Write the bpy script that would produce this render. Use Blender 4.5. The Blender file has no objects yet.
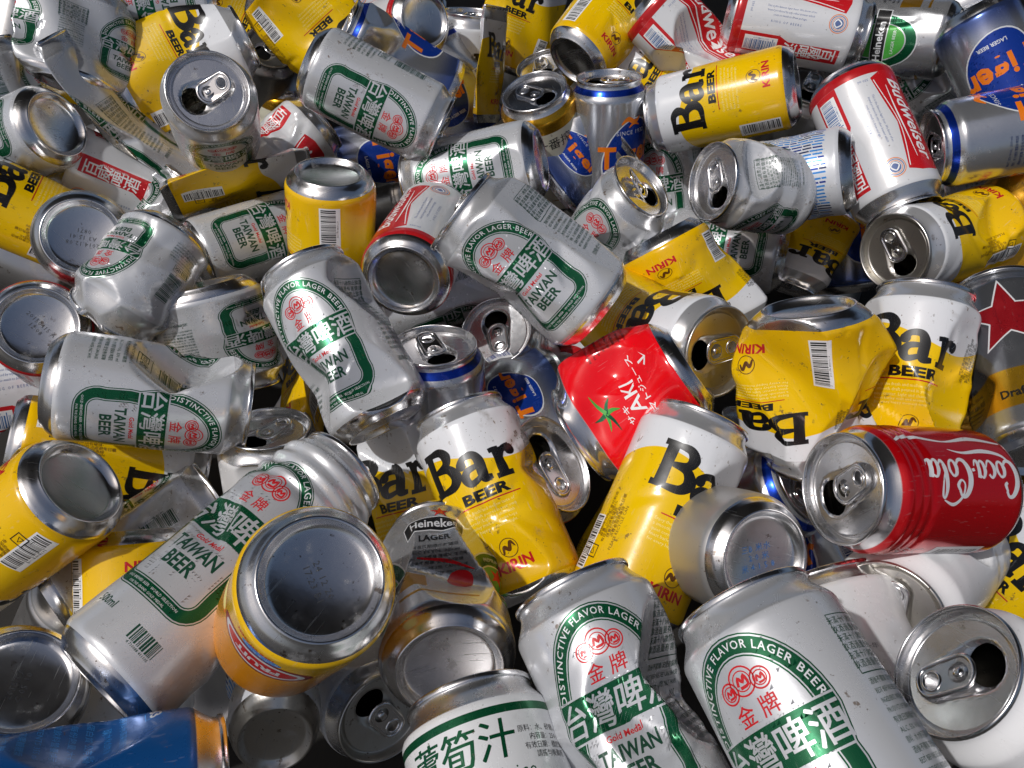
import bpy, math, random
import numpy as np
from mathutils import Vector, Matrix
from mathutils.geometry import delaunay_2d_cdt
PI = math.pi
S = bpy.context.scene
COL = S.collection
# ------------------------------------------------------------------ camera
CAM_H, PITCH, F = 0.303, math.radians(48), 800.0
cam = bpy.data.cameras.new('camera'); camo = bpy.data.objects.new('camera', cam); COL.objects.link(camo)
cam.sensor_width = 36; cam.lens = 36 * F / 1024; cam.clip_start = 0.01; cam.clip_end = 200
camo.location = (0, 0, CAM_H); camo.rotation_euler = (PI / 2 - PITCH, 0, 0)
S.camera = camo
# ------------------------------------------------------------------ light
SUN_EL, SUN_AZ = math.radians(56), math.radians(-122)      # azimuth from +Y towards +X
w = bpy.data.worlds.new('World'); S.world = w; w.use_nodes = True
nt = w.node_tree; sky = nt.nodes.new('ShaderNodeTexSky'); sky.sky_type = 'NISHITA'; sky.sun_disc = False
sky.sun_elevation = SUN_EL; sky.sun_rotation = SUN_AZ; sky.dust_density = 5.0; sky.air_density = 0.9; sky.ozone_density = 1.0
bg = nt.nodes['Background']; bg.inputs['Strength'].default_value = 0.08
nt.links.new(sky.outputs[0], bg.inputs[0])
sd = bpy.data.lights.new('sun', 'SUN'); sd.energy = 3.0; sd.angle = math.radians(1.0); sd.color = (1.0, 0.99, 0.985)
so = bpy.data.objects.new('sun', sd); COL.objects.link(so)
dirv = Vector((math.sin(SUN_AZ) * math.cos(SUN_EL), math.cos(SUN_AZ) * math.cos(SUN_EL), math.sin(SUN_EL)))
so.rotation_euler = dirv.to_track_quat('Z', 'Y').to_euler(); so.location = dirv * 3
S.view_settings.view_transform = 'Standard'; S.view_settings.look = 'None'; S.view_settings.exposure = -0.55; S.view_settings.gamma = 1
S.render.film_transparent = False
S.render.engine = 'CYCLES'; S.cycles.max_bounces = 10; S.cycles.glossy_bounces = 7; S.cycles.diffuse_bounces = 4
S.cycles.sample_clamp_indirect = 6
# ------------------------------------------------------------------ materials
class NT:
    def __init__(s, m): s.m = m; s.t = m.node_tree
    def n(s, typ, **kw):
        n = s.t.nodes.new(typ)
        for k, v in kw.items(): setattr(n, k, v)
        return n
    def put(s, sock, v):
        if hasattr(v, 'default_value') or hasattr(v, 'is_output'): s.t.links.new(v, sock)
        else: sock.default_value = v
    def math(s, op, a, b=0.0, c=0.0):
        n = s.n('ShaderNodeMath', operation=op); s.put(n.inputs[0], a); s.put(n.inputs[1], b); s.put(n.inputs[2], c); return n.outputs[0]
    def mix(s, f, a, b):
        n = s.n('ShaderNodeMix', data_type='RGBA'); s.put(n.inputs[0], f)
        s.put(n.inputs[6], a if not isinstance(a, tuple) else (*a[:3], 1)); s.put(n.inputs[7], b if not isinstance(b, tuple) else (*b[:3], 1)); return n.outputs[2]
    def noise(s, vec, scale, detail=3, rough=.55):
        n = s.n('ShaderNodeTexNoise'); s.put(n.inputs['Vector'], vec); n.inputs['Scale'].default_value = scale
        n.inputs['Detail'].default_value = detail; n.inputs['Roughness'].default_value = rough; return n.outputs[0]
    def step(s, v, lo, hi):
        n = s.n('ShaderNodeMapRange'); n.interpolation_type = 'SMOOTHSTEP'; s.put(n.inputs[0], v); n.inputs[1].default_value = lo; n.inputs[2].default_value = hi; return n.outputs[0]
def lin(r, g, b):
    f = lambda c: (c / 12.92 if c <= .04045 else ((c + .055) / 1.055) ** 2.4)
    return (f(r / 255), f(g / 255), f(b / 255))
MATS = {}
def material(name, colour, metallic=0.0, rough=.35, coat=.0, dirt=.35, scratch=.1, bump=.08, fn=None, coat_rough=.12):
    """printed or bare aluminium: procedural colour zones (fn), grime, scratches, roughness variation"""
    if name in MATS: return MATS[name]
    m = bpy.data.materials.new(name); m.use_nodes = True; q = NT(m)
    p = m.node_tree.nodes['Principled BSDF']
    tc = q.n('ShaderNodeTexCoord'); oi = q.n('ShaderNodeObjectInfo')
    off = q.n('ShaderNodeVectorMath', operation='ADD'); q.put(off.inputs[0], tc.outputs['Object'])
    cmb = q.n('ShaderNodeCombineXYZ')
    for i, k in enumerate((7.0, 3.0, 5.0)): q.put(cmb.inputs[i], q.math('MULTIPLY', oi.outputs['Random'], k))
    q.put(off.inputs[1], cmb.outputs[0]); V = off.outputs[0]
    met = metallic; rg = rough
    if fn:
        sx = q.n('ShaderNodeSeparateXYZ'); uv = q.n('ShaderNodeUVMap'); q.put(sx.inputs[0], uv.outputs[0])
        res = fn(q, sx.outputs[0], sx.outputs[1], V); colour = res[0]
        if len(res) > 1: met = res[1]
        if len(res) > 2: rg = res[2]
    n1 = q.noise(V, 55, 5, .65); n2 = q.noise(V, 420, 2, .6)
    g = q.math('MULTIPLY', q.step(n1, .58, .80), dirt * .7)                     # soft grime patches
    sp = q.math('MULTIPLY', q.step(n2, .69, .73), q.step(n1, .40, .55))     # small dried specks
    c = q.mix(g, colour, (.16, .125, .085)); c = q.mix(q.math('MULTIPLY', sp, min(1, dirt * 1.6)), c, (.10, .06, .03))
    if dirt >= .5:                                                         # dried beer and mud spots
        n3 = q.noise(V, 150, 3, .7); c = q.mix(q.math('MULTIPLY', q.math('MULTIPLY', q.step(n3, .62, .68), q.step(n1, .47, .60)), .75), c, (.15, .085, .035))
    # scratches: stretched thin noise
    mp = q.n('ShaderNodeMapping'); q.put(mp.inputs[0], V); mp.inputs['Scale'].default_value = (30, 900, 120); mp.inputs['Rotation'].default_value = (.3, .8, .5)
    sc = q.step(q.noise(mp.outputs[0], 1.0, 2), .66, .70); sc = q.math('MULTIPLY', sc, scratch)
    c = q.mix(sc, c, (.55, .55, .55))
    if fn:                                                                # inside of the sheet: lacquered bare metal
        bf = q.n('ShaderNodeNewGeometry').outputs['Backfacing']; c = q.mix(bf, c, (.42, .40, .36)); met = q.math('MAXIMUM', met, bf)
    q.put(p.inputs['Base Color'], c)
    mm = q.math('MULTIPLY', met, q.math('SUBTRACT', 1.0, q.math('MULTIPLY', g, .9)))
    q.put(p.inputs['Metallic'], mm)
    r = q.math('ADD', rg, q.math('MULTIPLY', q.math('SUBTRACT', n1, .5), .22)); r = q.math('ADD', r, q.math('MULTIPLY', g, .3))
    r = q.math('ADD', r, q.math('MULTIPLY', sc, .15)); q.put(p.inputs['Roughness'], q.math('MAXIMUM', r, .06))
    p.inputs['Coat Weight'].default_value = coat; p.inputs['Coat Roughness'].default_value = coat_rough
    if bump:
        b = q.n('ShaderNodeBump'); b.inputs['Strength'].default_value = bump; b.inputs['Distance'].default_value = .0012
        q.put(b.inputs['Height'], q.noise(V, 130, 4, .55)); q.put(p.inputs['Normal'], b.outputs[0])
    MATS[name] = m; return m
def ink(name, col, metallic=.1, rough=.24, coat=.15, **k): return material('ink_' + name, lin(*col), metallic, rough, coat, bump=.05, **k)
WHITE = lin(222, 224, 228)
def m_metal(): return material('bare_aluminium', (.80, .80, .81), 1.0, .22, 0, dirt=.5, scratch=.6, bump=.05)
def m_metal_dull(): return material('dull_aluminium', (.66, .64, .60), 1.0, .33, 0, dirt=.75, scratch=.6, bump=.10)
def m_metal_tab(): return material('tab_aluminium', (.84, .84, .85), 1.0, .17, 0, dirt=.1, scratch=.3, bump=.0)
def neck(q, t, H, c, met, base=(.78, .78, .79), lo=13.5):
    k = q.step(t, H - lo - .4, H - lo + .4); return q.mix(k, c, base), k
INK = {}
def setup_inks():
    INK.update(green=ink('green', (16, 92, 58), .55, .26), white=ink('white', (226, 228, 230), .25, .34),
        silver=ink('silver', (205, 207, 211), .45, .33), red=ink('red', (205, 32, 40)), black=ink('black', (18, 18, 20), 0, .35),
        dgreen=ink('dark_green', (20, 70, 50), .2, .35), brown=ink('brown', (95, 55, 12), 0, .4), blue=ink('blue', (22, 62, 160), .4, .25),
        orange=ink('orange', (240, 125, 20), .15, .3), lblue=ink('light_blue', (50, 140, 220), .2, .3), lyellow=ink('pale_yellow', (250, 235, 140), 0, .4),
        yellow=ink('yellow', (240, 200, 25), .1, .3), navy=ink('navy', (20, 40, 90), .2, .3), grey=ink('grey', (120, 122, 128), .2, .4),
        crimson=ink('crimson', (165, 25, 35), .5, .3), lgreen=ink('leaf_green', (70, 165, 60), .1, .35), gold=ink('gold', (190, 140, 40), .8, .3),
        stamp=ink('stamp', (60, 62, 66), 0, .5), sblue=ink('stamp_blue', (60, 110, 170), 0, .5), seal=ink('seal_blue', (90, 110, 160), .1, .4),
        pwhite=ink('paper_white', (240, 240, 240), 0, .4))
# ------------------------------------------------------------------ 2-D art on the can wall (s = arc mm, t = mm above the base)
R = 33.0; NU = 112; CIRC = 2 * PI * R
_tc = {}
def glyphs(txt, res=2, offset=0.0, shear=0.0, spacing=1.0):
    k = (txt, res, offset, shear, spacing)
    if k in _tc: return _tc[k]
    cu = bpy.data.curves.new('lettering', 'FONT'); cu.body = txt; cu.size = 1; cu.resolution_u = res; cu.offset = offset; cu.shear = shear; cu.space_character = spacing
    o = bpy.data.objects.new('lettering', cu); COL.objects.link(o)
    dg = bpy.context.evaluated_depsgraph_get(); ev = o.evaluated_get(dg); me = ev.to_mesh(); me.calc_loop_triangles()
    v = np.array([x.co[:2] for x in me.vertices]).reshape(-1, 2); f = np.array([x.vertices[:] for x in me.loop_triangles]).reshape(-1, 3)
    ev.to_mesh_clear(); bpy.data.objects.remove(o); bpy.data.curves.remove(cu)
    _tc[k] = (v, f); return v, f
class Art:
    def __init__(a, H, tlines): a.H = H; a.T = np.array(tlines); a.v = []; a.f = []; a.m = []; a.mats = []
    def mi(a, m):
        if m not in a.mats: a.mats.append(m)
        return a.mats.index(m)
    def tris(a, pts, faces, mat, layer):
        """clip every triangle to the wall's grid so the print lies exactly on the (dented) sheet"""
        mi = a.mi(mat); ds = CIRC / NU; T = a.T; lay = layer if np.ndim(layer) else None
        for fc in faces:
            P = [(pts[i][0] / ds, pts[i][1], (lay[i] if lay is not None else layer)) for i in fc]
            i0 = math.floor(min(p[0] for p in P)); i1 = math.floor(max(p[0] for p in P))
            for i in range(i0, i1 + 1):
                Q = clip(clip(P, 0, i, 1), 0, i + 1, -1) if i1 > i0 else P
                if len(Q) < 3: continue
                lo = min(p[1] for p in Q); hi = max(p[1] for p in Q)
                j0 = max(0, int(np.searchsorted(T, lo, 'right')) - 1); j1 = min(len(T) - 2, int(np.searchsorted(T, hi, 'left')) - 1)
                for j in range(j0, j1 + 1):
                    W = clip(clip(Q, 1, T[j], 1), 1, T[j + 1], -1)
                    if len(W) < 3: continue
                    L = [(p[0] - i, (p[1] - T[j]) / (T[j + 1] - T[j]), p[2]) for p in W]
                    for side in (1, -1):
                        C = clipd(L, side)
                        if len(C) < 3: continue
                        b = len(a.v); iu = i % NU; iu1 = (i + 1) % NU
                        for fu, fv, ly in C:
                            if side == 1: a.v.append((iu, j, iu1, j, iu1, j + 1, 1 - fu, fu - fv, fv, ly, (i + fu) * ds, T[j] + fv * (T[j + 1] - T[j])))
                            else: a.v.append((iu, j, iu, j + 1, iu1, j + 1, 1 - fv, fv - fu, fu, ly, (i + fu) * ds, T[j] + fv * (T[j + 1] - T[j])))
                        for k in range(1, len(C) - 1): a.f.append((b, b + k, b + k + 1)); a.m.append(mi)
    def poly(a, loop, mat, layer=1, holes=()):
        vs = []; fs = []
        for lp in (loop, *holes):
            fs.append(list(range(len(vs), len(vs) + len(lp)))); vs += [Vector(p) for p in lp]
        r = delaunay_2d_cdt(vs, [], fs, 3 if False else 1, 1e-5) if not holes else delaunay_2d_cdt(vs, [], fs, 1, 1e-5)
        V, F, OF = r[0], r[2], r[5]
        tri = []
        for k, f in enumerate(F):
            if holes and any(h in OF[k] for h in range(1, len(fs))): continue
            for q in range(1, len(f) - 1): tri.append((f[0], f[q], f[q + 1]))
        a.tris([tuple(p) for p in V], tri, mat, layer)
    def rect(a, x0, y0, x1, y1, mat, layer=1): a.tris([(x0, y0), (x1, y0), (x1, y1), (x0, y1)], [(0, 1, 2), (0, 2, 3)], mat, layer)
    def text(a, txt, x, y, size, mat, layer=6, rot=0, xs=1.0, bold=0.0, align='c', shear=0, spacing=1.0, arc=None, res=2, fat=0):
        v, f = glyphs(txt, res, bold, shear, spacing)
        if not len(f): return
        if fat:                                    # heavier weight: the same outline laid down again slightly shifted
            for q_, (dx, dy) in enumerate(((fat, 0), (0, fat), (fat, fat))): a.text(txt, x + dx * size, y + dy * size * .6, size, mat, layer + .35 * (q_ + 1), rot, xs, bold, align, shear, spacing, arc, res)
        v = v * size / .69; v = v * (xs, 1); w0, w1 = v[:, 0].min(), v[:, 0].max()
        v = v - ({'c': (w0 + w1) / 2, 'l': w0, 'r': w1}[align], 0)
        if arc:   # (cx, cy, rx, ry): text runs along the ellipse, clockwise, centred on top
            cx, cy, rx, ry = arc; rm = (rx + ry) / 2; th = PI / 2 - v[:, 0] / rm + x
            v = np.stack([cx + (rx + v[:, 1]) * np.cos(th), cy + (ry + v[:, 1]) * np.sin(th)], 1)
        else:
            c, s_ = math.cos(math.radians(rot)), math.sin(math.radians(rot))
            v = np.stack([x + v[:, 0] * c - v[:, 1] * s_, y + v[:, 0] * s_ + v[:, 1] * c], 1)
        a.tris(v.tolist(), f.tolist(), mat, layer)
    def stroke(a, pts, wd, mat, layer=6, n=8, closed=False, nib=None):
        """thick line through pts (Catmull-Rom); wd = width or list; nib=(angle,min,max) gives a broad-nib stroke"""
        P = np.array(pts, float); k = len(P); W = np.full(k, wd) if np.ndim(wd) == 0 else np.array(wd, float); out = []; ow = []
        rng = range(k if closed else k - 1)
        for i in rng:
            g = lambda q: P[q % k] if closed else P[min(max(q, 0), k - 1)]
            for u in np.linspace(0, 1, n, endpoint=False) if k > 2 else (0.0,):
                p0, p1, p2, p3 = g(i - 1), g(i), g(i + 1), g(i + 2)
                out.append(.5 * (2 * p1 + (p2 - p0) * u + (2 * p0 - 5 * p1 + 4 * p2 - p3) * u * u + (3 * p1 - p0 - 3 * p2 + p3) * u ** 3))
                ow.append(W[i] * (1 - u) + W[(i + 1) % k] * u)
        out.append(P[0] if closed else P[-1]); ow.append(W[0] if closed else W[-1]); out = np.array(out); ow = np.array(ow)
        tg = np.gradient(out, axis=0); 
        if closed: tg[0] = tg[-1] = out[1] - out[-2]
        tg /= np.linalg.norm(tg, axis=1)[:, None] + 1e-9; nm = np.stack([-tg[:, 1], tg[:, 0]], 1)
        if nib is not None:
            an, mn, mx = nib; ow = mn + (mx - mn) * np.abs(np.sin(np.arctan2(tg[:, 1], tg[:, 0]) - math.radians(an)))
        A = out + nm * ow[:, None] / 2; B = out - nm * ow[:, None] / 2; m_ = len(out)
        pts2 = np.concatenate([A, B]).tolist(); lay = np.concatenate([layer + .9 * np.arange(m_) / m_] * 2)
        F_ = []
        for i in range(m_ - 1): F_ += [(i, m_ + i, m_ + i + 1), (i, m_ + i + 1, i + 1)]
        a.tris(pts2, F_, mat, lay)
    def ring(a, cx, cy, r, wd, mat, layer=6, n=24):
        ang = np.linspace(0, 2 * PI, n + 1); p = [(cx + (r + wd / 2) * math.cos(t), cy + (r + wd / 2) * math.sin(t)) for t in ang] + [(cx + (r - wd / 2) * math.cos(t), cy + (r - wd / 2) * math.sin(t)) for t in ang]
        m_ = n + 1; F_ = []
        for i in range(n): F_ += [(i, m_ + i, m_ + i + 1), (i, m_ + i + 1, i + 1)]
        a.tris(p, F_, mat, layer)
    def disc(a, cx, cy, r, mat, layer=6, n=20, ry=None):
        a.tris([(cx, cy)] + [(cx + r * math.cos(2 * PI * i / n), cy + (ry or r) * math.sin(2 * PI * i / n)) for i in range(n)], [(0, i + 1, (i + 1) % n + 1) for i in range(n)], mat, layer)
    def barcode(a, x, y, w, h, mat, bg=None, seed=1, ladder=True, layer=4):
        rnd = random.Random(seed)
        if bg is not None: a.rect(x - w / 2 - 1.2, y - 1.2, x + w / 2 + 1.2, y + h + 1.2, bg, layer)
        q = 0; L = h if ladder else w
        while q < L - .6:
            b = rnd.choice((.35, .35, .7, 1.0)); 
            if ladder: a.rect(x - w / 2 + (2 if rnd.random() < .9 else 0), y + q, x + w / 2, y + q + b, mat, layer + 1)
            else: a.rect(x - w / 2 + q, y + 1.8, x - w / 2 + q + b, y + h, mat, layer + 1)
            q += b + rnd.choice((.35, .45, .8))
        if ladder: a.text('4 710088 411105', x - w / 2 + 1.4, y + h / 2, 1.3, mat, layer + 1, rot=90, res=1)
        else: a.text('4 710088 411105', x, y, 1.3, mat, layer + 1, res=1)
    def done(a):
        v = np.array(a.v, float).reshape(-1, 12); a.idx = v[:, :6].astype(int); a.w = v[:, 6:9]; a.lay = v[:, 9]; a.uv = v[:, 10:12]
        a.f = np.array(a.f, int).reshape(-1, 3); p0, p1, p2 = (a.uv[a.f[:, k]] for k in range(3)); ar = (p1[:, 0] - p0[:, 0]) * (p2[:, 1] - p0[:, 1]) - (p2[:, 0] - p0[:, 0]) * (p1[:, 1] - p0[:, 1]); a.f[ar < 0] = a.f[ar < 0][:, ::-1]; a.m = np.array(a.m, int); a.v = None; return a
def clip(P, ax, val, sg):
    out = []; n = len(P)
    for k in range(n):
        A, B = P[k], P[(k + 1) % n]; da, db = (A[ax] - val) * sg, (B[ax] - val) * sg
        if da >= 0: out.append(A)
        if (da > 0 and db < 0) or (da < 0 and db > 0):
            t = da / (da - db); out.append(tuple(A[i] + (B[i] - A[i]) * t for i in range(3)))
    return out if len(out) > 2 else []
def clipd(P, sg):
    out = []; n = len(P)
    for k in range(n):
        A, B = P[k], P[(k + 1) % n]; da, db = (A[0] - A[1]) * sg, (B[0] - B[1]) * sg
        if da >= 0: out.append(A)
        if (da > 0 and db < 0) or (da < 0 and db > 0):
            t = da / (da - db); out.append(tuple(A[i] + (B[i] - A[i]) * t for i in range(3)))
    if len(out) < 3: return []
    ar = abs(sum(out[k][0] * out[(k + 1) % len(out)][1] - out[(k + 1) % len(out)][0] * out[k][1] for k in range(len(out))))
    return out if ar > 1e-9 else []
# ------------------------------------------------------------------ can profiles
RL = 28.4            # outer radius of the lid's seam
def wall_profile(H, rings=None):
    """(t, z, r) rows of the side wall; from the base chamfer to under the seam"""
    rows = [(8.0, 8.0, 31.6), (9.2, 9.2, 32.4), (10.5, 10.5, 32.85), (12, 12, 33)]
    t = 12.0; top = H - 15.0; n = int(round((top - t) / 1.75))
    for i in range(1, n + 1): z = t + (top - t) * i / n; rows.append((z, z, 33.0))
    for i in range(1, 9):
        u = i / 8; z = top + 11.5 * u; r = 33 - (33 - RL + 1.1) * (u * u * (3 - 2 * u)) ** .9; rows.append((z, z, r))
    rows.append((H - 2.6, H - 2.6, RL - 1.1))
    return rows
def smooth(x): x = np.clip(x, 0, 1); return x * x * (3 - 2 * x)
def warp(P, H, W, seed=0):
    """P: (n,3) mm, can frame (z up). W: list of bends, dents and creases"""
    P = P.copy()
    for w_ in W or ():
        k = w_[0]
        if k == 'd':      # dent: sheet mirrored across a bent plane -> sharp buckles.  (theta, z0, depth, c, k, skew)
            th, z0, dep, c = w_[1:5]; kk = w_[5] if len(w_) > 5 else .8; sk = w_[6] if len(w_) > 6 else 0.
            th = math.radians(th); n = np.array((math.cos(th), math.sin(th))); tg = np.array((-n[1], n[0]))
            a = P[:, :2] @ n; b = P[:, :2] @ tg; zz = P[:, 2] - z0 + sk * b
            s_ = a - (R - dep) - c * (np.sqrt(zz * zz + 2.0) - 1.41)
            sp = (s_ + np.sqrt(s_ * s_ + .10)) / 2
            P[:, :2] -= (2 * kk * sp)[:, None] * n; P[:, 2] += np.sign(zz) * c * kk * sp * .6
        elif k == 'r':    # random small dents
            rnd = random.Random(w_[3] if len(w_) > 3 else seed)
            for _ in range(w_[1]):
                P = warp(P, H, [('d', rnd.uniform(0, 360), rnd.uniform(.15, .85) * H, rnd.uniform(.4, 1) * w_[2], rnd.uniform(.12, .5), rnd.uniform(.5, .9), rnd.uniform(-.9, .9))])
        elif k == 'k':    # sharp short creases in the sheet: (n, depth, seed)
            rnd = random.Random(w_[3] if len(w_) > 3 else seed); rr = np.hypot(P[:, 0], P[:, 1]); th = np.arctan2(P[:, 1], P[:, 0]); out = np.zeros(len(P))
            for _ in range(w_[1]):
                t0, z0, an, L_, wd = rnd.uniform(-PI, PI), rnd.uniform(.2, .8) * H, rnd.uniform(0, PI), rnd.uniform(14, 38), rnd.uniform(3.5, 8); dp = w_[2] * rnd.uniform(.5, 1.2) * (1 if rnd.random() < .65 else -.6)
                ds = ((th - t0 + PI) % (2 * PI) - PI) * R; dz = P[:, 2] - z0; u = ds * math.cos(an) + dz * math.sin(an); v = -ds * math.sin(an) + dz * math.cos(an) + .004 * u * u
                out += dp * np.clip(1 - np.sqrt(v * v + .3) / wd, 0, 1) * np.clip(1 - (u / L_) ** 2, 0, 1)
            f = 1 - np.where(rr > 29, out, 0) / np.maximum(rr, 1); P[:, 0] *= f; P[:, 1] *= f
        elif k == 'q':    # flat presses: (n, depth, seed) -> long facets meeting in sharp edges
            rnd = random.Random(w_[3] if len(w_) > 3 else seed)
            for _ in range(w_[1]):
                P = warp(P, H, [('d', rnd.uniform(0, 360), rnd.uniform(.2, .8) * H, rnd.uniform(.45, 1) * w_[2], rnd.uniform(.04, .16), .52, rnd.uniform(-1.1, 1.1))])
        elif k == 'f':    # trodden flat: lens section with sharp edges. (theta, z0, width, thickness factor)
            th, z0, wd, f = w_[1:5]; th = math.radians(th); n = np.array((math.cos(th), math.sin(th))); tg = np.array((-n[1], n[0]))
            g = smooth(1.4 - np.abs(P[:, 2] - z0) / wd) if z0 is not None else np.ones(len(P))
            a = P[:, :2] @ n; b = P[:, :2] @ tg; rr = np.hypot(a, b); ps = np.arctan2(b, np.abs(a)) / (PI / 2)
            b2 = ps * rr * 1.42; a2 = np.sign(a) * f * rr * (1 - ps ** 2) + f * 6 * np.sin(b2 / 9 + P[:, 2] / 14)
            a = a * (1 - g) + a2 * g; b = b * (1 - g) + b2 * g; P[:, :2] = a[:, None] * n + b[:, None] * tg
        elif k == 's':    # squash: (theta, z0, width, factor)  z0 None = whole
            th, z0, wd, f = w_[1:5]; th = math.radians(th); n = np.array((math.cos(th), math.sin(th))); tg = np.array((-n[1], n[0]))
            g = np.ones(len(P)) if z0 is None else np.exp(-((P[:, 2] - z0) / wd) ** 2)
            fa = 1 - (1 - f) * g; fb = np.sqrt(np.maximum(2.0 - fa ** 2, 1)) ** .9
            a = (P[:, :2] @ n) * fa; b = (P[:, :2] @ tg) * fb; P[:, :2] = a[:, None] * n + b[:, None] * tg
        elif k == 'b':    # bend towards theta at z0: (theta, z0, width, degrees)
            th, z0, wd, dg = w_[1:5]; th = math.radians(th); n = np.array((math.cos(th), math.sin(th))); tg = np.array((-n[1], n[0]))
            N = 200; zs = np.linspace(min(-5, P[:, 2].min()), max(H + 5, P[:, 2].max()), N); ang = math.radians(dg) * smooth((zs - z0 + wd / 2) / wd); dz = zs[1] - zs[0]
            cx = np.concatenate([[0], np.cumsum(np.sin(ang[:-1]) * dz)]); cz = zs[0] + np.concatenate([[0], np.cumsum(np.cos(ang[:-1]) * dz)])
            A = np.interp(P[:, 2], zs, ang); X = np.interp(P[:, 2], zs, cx); Z = np.interp(P[:, 2], zs, cz)
            a = P[:, :2] @ n; b = P[:, :2] @ tg; a2 = X + a * np.cos(A); P[:, 2] = Z - a * np.sin(A); P[:, :2] = a2[:, None] * n + b[:, None] * tg
        elif k == 'h':    # shear of the part above z0 sideways: (theta, z0, width, mm)
            th, z0, wd, mm = w_[1:5]; th = math.radians(th); g = smooth((P[:, 2] - z0 + wd / 2) / wd)
            P[:, 0] += g * mm * math.cos(th); P[:, 1] += g * mm * math.sin(th)
        elif k == 'c':    # crushed short: z0..z1 shortened by ratio, buckled into diamonds (n, amp)
            z0, z1, ra, n_, amp = w_[1:6]; z = P[:, 2]; u = np.clip((z - z0) / (z1 - z0), 0, 1)
            P[:, 2] = z - u * (z1 - z0) * (1 - ra); th = np.arctan2(P[:, 1], P[:, 0]); env = np.sin(PI * u) ** .6
            ph = u * 2 * PI * (w_[6] if len(w_) > 6 else 1.5); tri = lambda x: 2 / PI * np.arcsin(np.sin(x) * .98)
            rr = np.hypot(P[:, 0], P[:, 1]); f = 1 - amp / R * env * (1 + tri(ph + (tri(n_ * th / 2)) * 1.6) + .4 * np.sin(3 * th + 1 + seed))
            P[:, 0] *= f; P[:, 1] *= f
        elif k == 'g':    # rings pressed round the wall: (z0, spacing, count, depth)
            for q in range(w_[3]):
                g = np.exp(-((P[:, 2] - w_[1] - w_[2] * q) / (w_[2] * .28)) ** 2) * w_[4]; rr = np.hypot(P[:, 0], P[:, 1]); m_ = rr > 30
                f = np.where(m_, 1 - g / np.maximum(rr, 1), 1); P[:, 0] *= f; P[:, 1] *= f
        elif k == 'l':    # end tilted: (theta, deg, from z)
            th, dg, z0 = w_[1:4]; th = math.radians(th); n = np.array((math.cos(th), math.sin(th)))
            a = P[:, :2] @ n; P[:, 2] -= smooth((P[:, 2] - z0) / (H - z0)) * a * math.tan(math.radians(dg))
        elif k == 'n':    # uneven sheet
            q = random.Random(seed + 7); 
            for _ in range(7):
                kv = np.array([q.gauss(0, 1), q.gauss(0, 1), q.gauss(0, 1)]) * w_[2]; ph = q.uniform(0, 6.28)
                rr = np.hypot(P[:, 0], P[:, 1])[:, None]; d = P[:, :2] / np.maximum(rr, 1); mval = np.sin(P @ kv + ph) * w_[1] * smooth((rr[:, 0] - 20) / 12)
                P[:, :2] += d * mval[:, None]
    return P
def mesh_from(name, V, Fc, mats=None, midx=None, normals=None, uv=None, smooth_=True):
    me = bpy.data.meshes.new(name); Fc = np.asarray(Fc); nF = len(Fc)
    me.vertices.add(len(V)); me.vertices.foreach_set('co', (np.asarray(V) * .001).astype(np.float32).ravel())
    k = Fc.shape[1]; me.loops.add(nF * k); me.loops.foreach_set('vertex_index', Fc.astype(np.int32).ravel())
    me.polygons.add(nF); me.polygons.foreach_set('loop_start', (np.arange(nF) * k).astype(np.int32))
    for m in mats or (): me.materials.append(m)
    if midx is not None: me.polygons.foreach_set('material_index', np.asarray(midx, np.int32))
    me.update(calc_edges=True); me.polygons.foreach_set('use_smooth', np.full(nF, smooth_))
    if uv is not None:
        ul = me.uv_layers.new(name='UVMap'); ul.data.foreach_set('uv', np.asarray(uv)[Fc.ravel()].astype(np.float32).ravel())
    if normals is not None: me.normals_split_custom_set_from_vertices(np.asarray(normals, np.float32).tolist())
    return me
def part(name, me, parent, label=None):
    o = bpy.data.objects.new(name, me); COL.objects.link(o); o.parent = parent
    if label: o['label'] = label
    return o
def revolve(prof, n=72):
    """prof: list of (r, z) outward order; quads"""
    P = []; 
    for r, z in prof:
        a = np.arange(n) * 2 * PI / n; P.append(np.stack([r * np.cos(a), r * np.sin(a), np.full(n, z)], 1))
    P = np.concatenate(P); Fq = []
    for j in range(len(prof) - 1):
        for i in range(n): i1 = (i + 1) % n; Fq.append((j * n + i, j * n + i1, (j + 1) * n + i1, (j + 1) * n + i))
    return P, np.array(Fq)
def rounded(pts, r, seg=4):
    """round the corners of an open polyline"""
    out = [pts[0]]
    for i in range(1, len(pts) - 1):
        a, b, c = (np.array(pts[i + d], float) for d in (-1, 0, 1)); u = a - b; v = c - b; lu, lv = np.linalg.norm(u), np.linalg.norm(v); d = min(r, lu * .45, lv * .45)
        p, q = b + u / lu * d, b + v / lv * d
        for t in np.linspace(0, 1, seg): out.append(tuple((1 - t) ** 2 * p + 2 * t * (1 - t) * b + t * t * q))
    out.append(pts[-1]); return out
# base: dome, stand ring, chamfer (z up, outside faces down)
def base_profile(deep=1.0):
    d = [(r, 1.6 + 8.4 * deep * math.sqrt(max(0, 1 - (r / 27.5) ** 2)) - 2.5) for r in (0.01, 3, 6, 9, 12, 15, 17.5, 19.5, 21)]
    d += rounded([(21.6, d[-1][1] - .4), (23.2, 2.2), (24.3, .1), (25.4, -.1), (26.4, 1.1), (28.9, 3.4), (31.0, 6.4), (31.62, 8.05)], 1.0, 4)
    return d
BASEP = revolve(base_profile()); 
SEAM = rounded([(RL - 1.15, -2.9), (RL - .2, -2.7), (RL, -2.0), (RL, -.5), (RL - .7, 0), (RL - 1.3, -.25), (RL - 1.75, -1.4), (RL - 2.6, -6.0), (RL - 3.3, -6.9), (RL - 4.3, -6.6), (RL - 4.9, -5.0), (RL - 5.4, -4.5)], .8, 4)
PR = RL - 5.4
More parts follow.
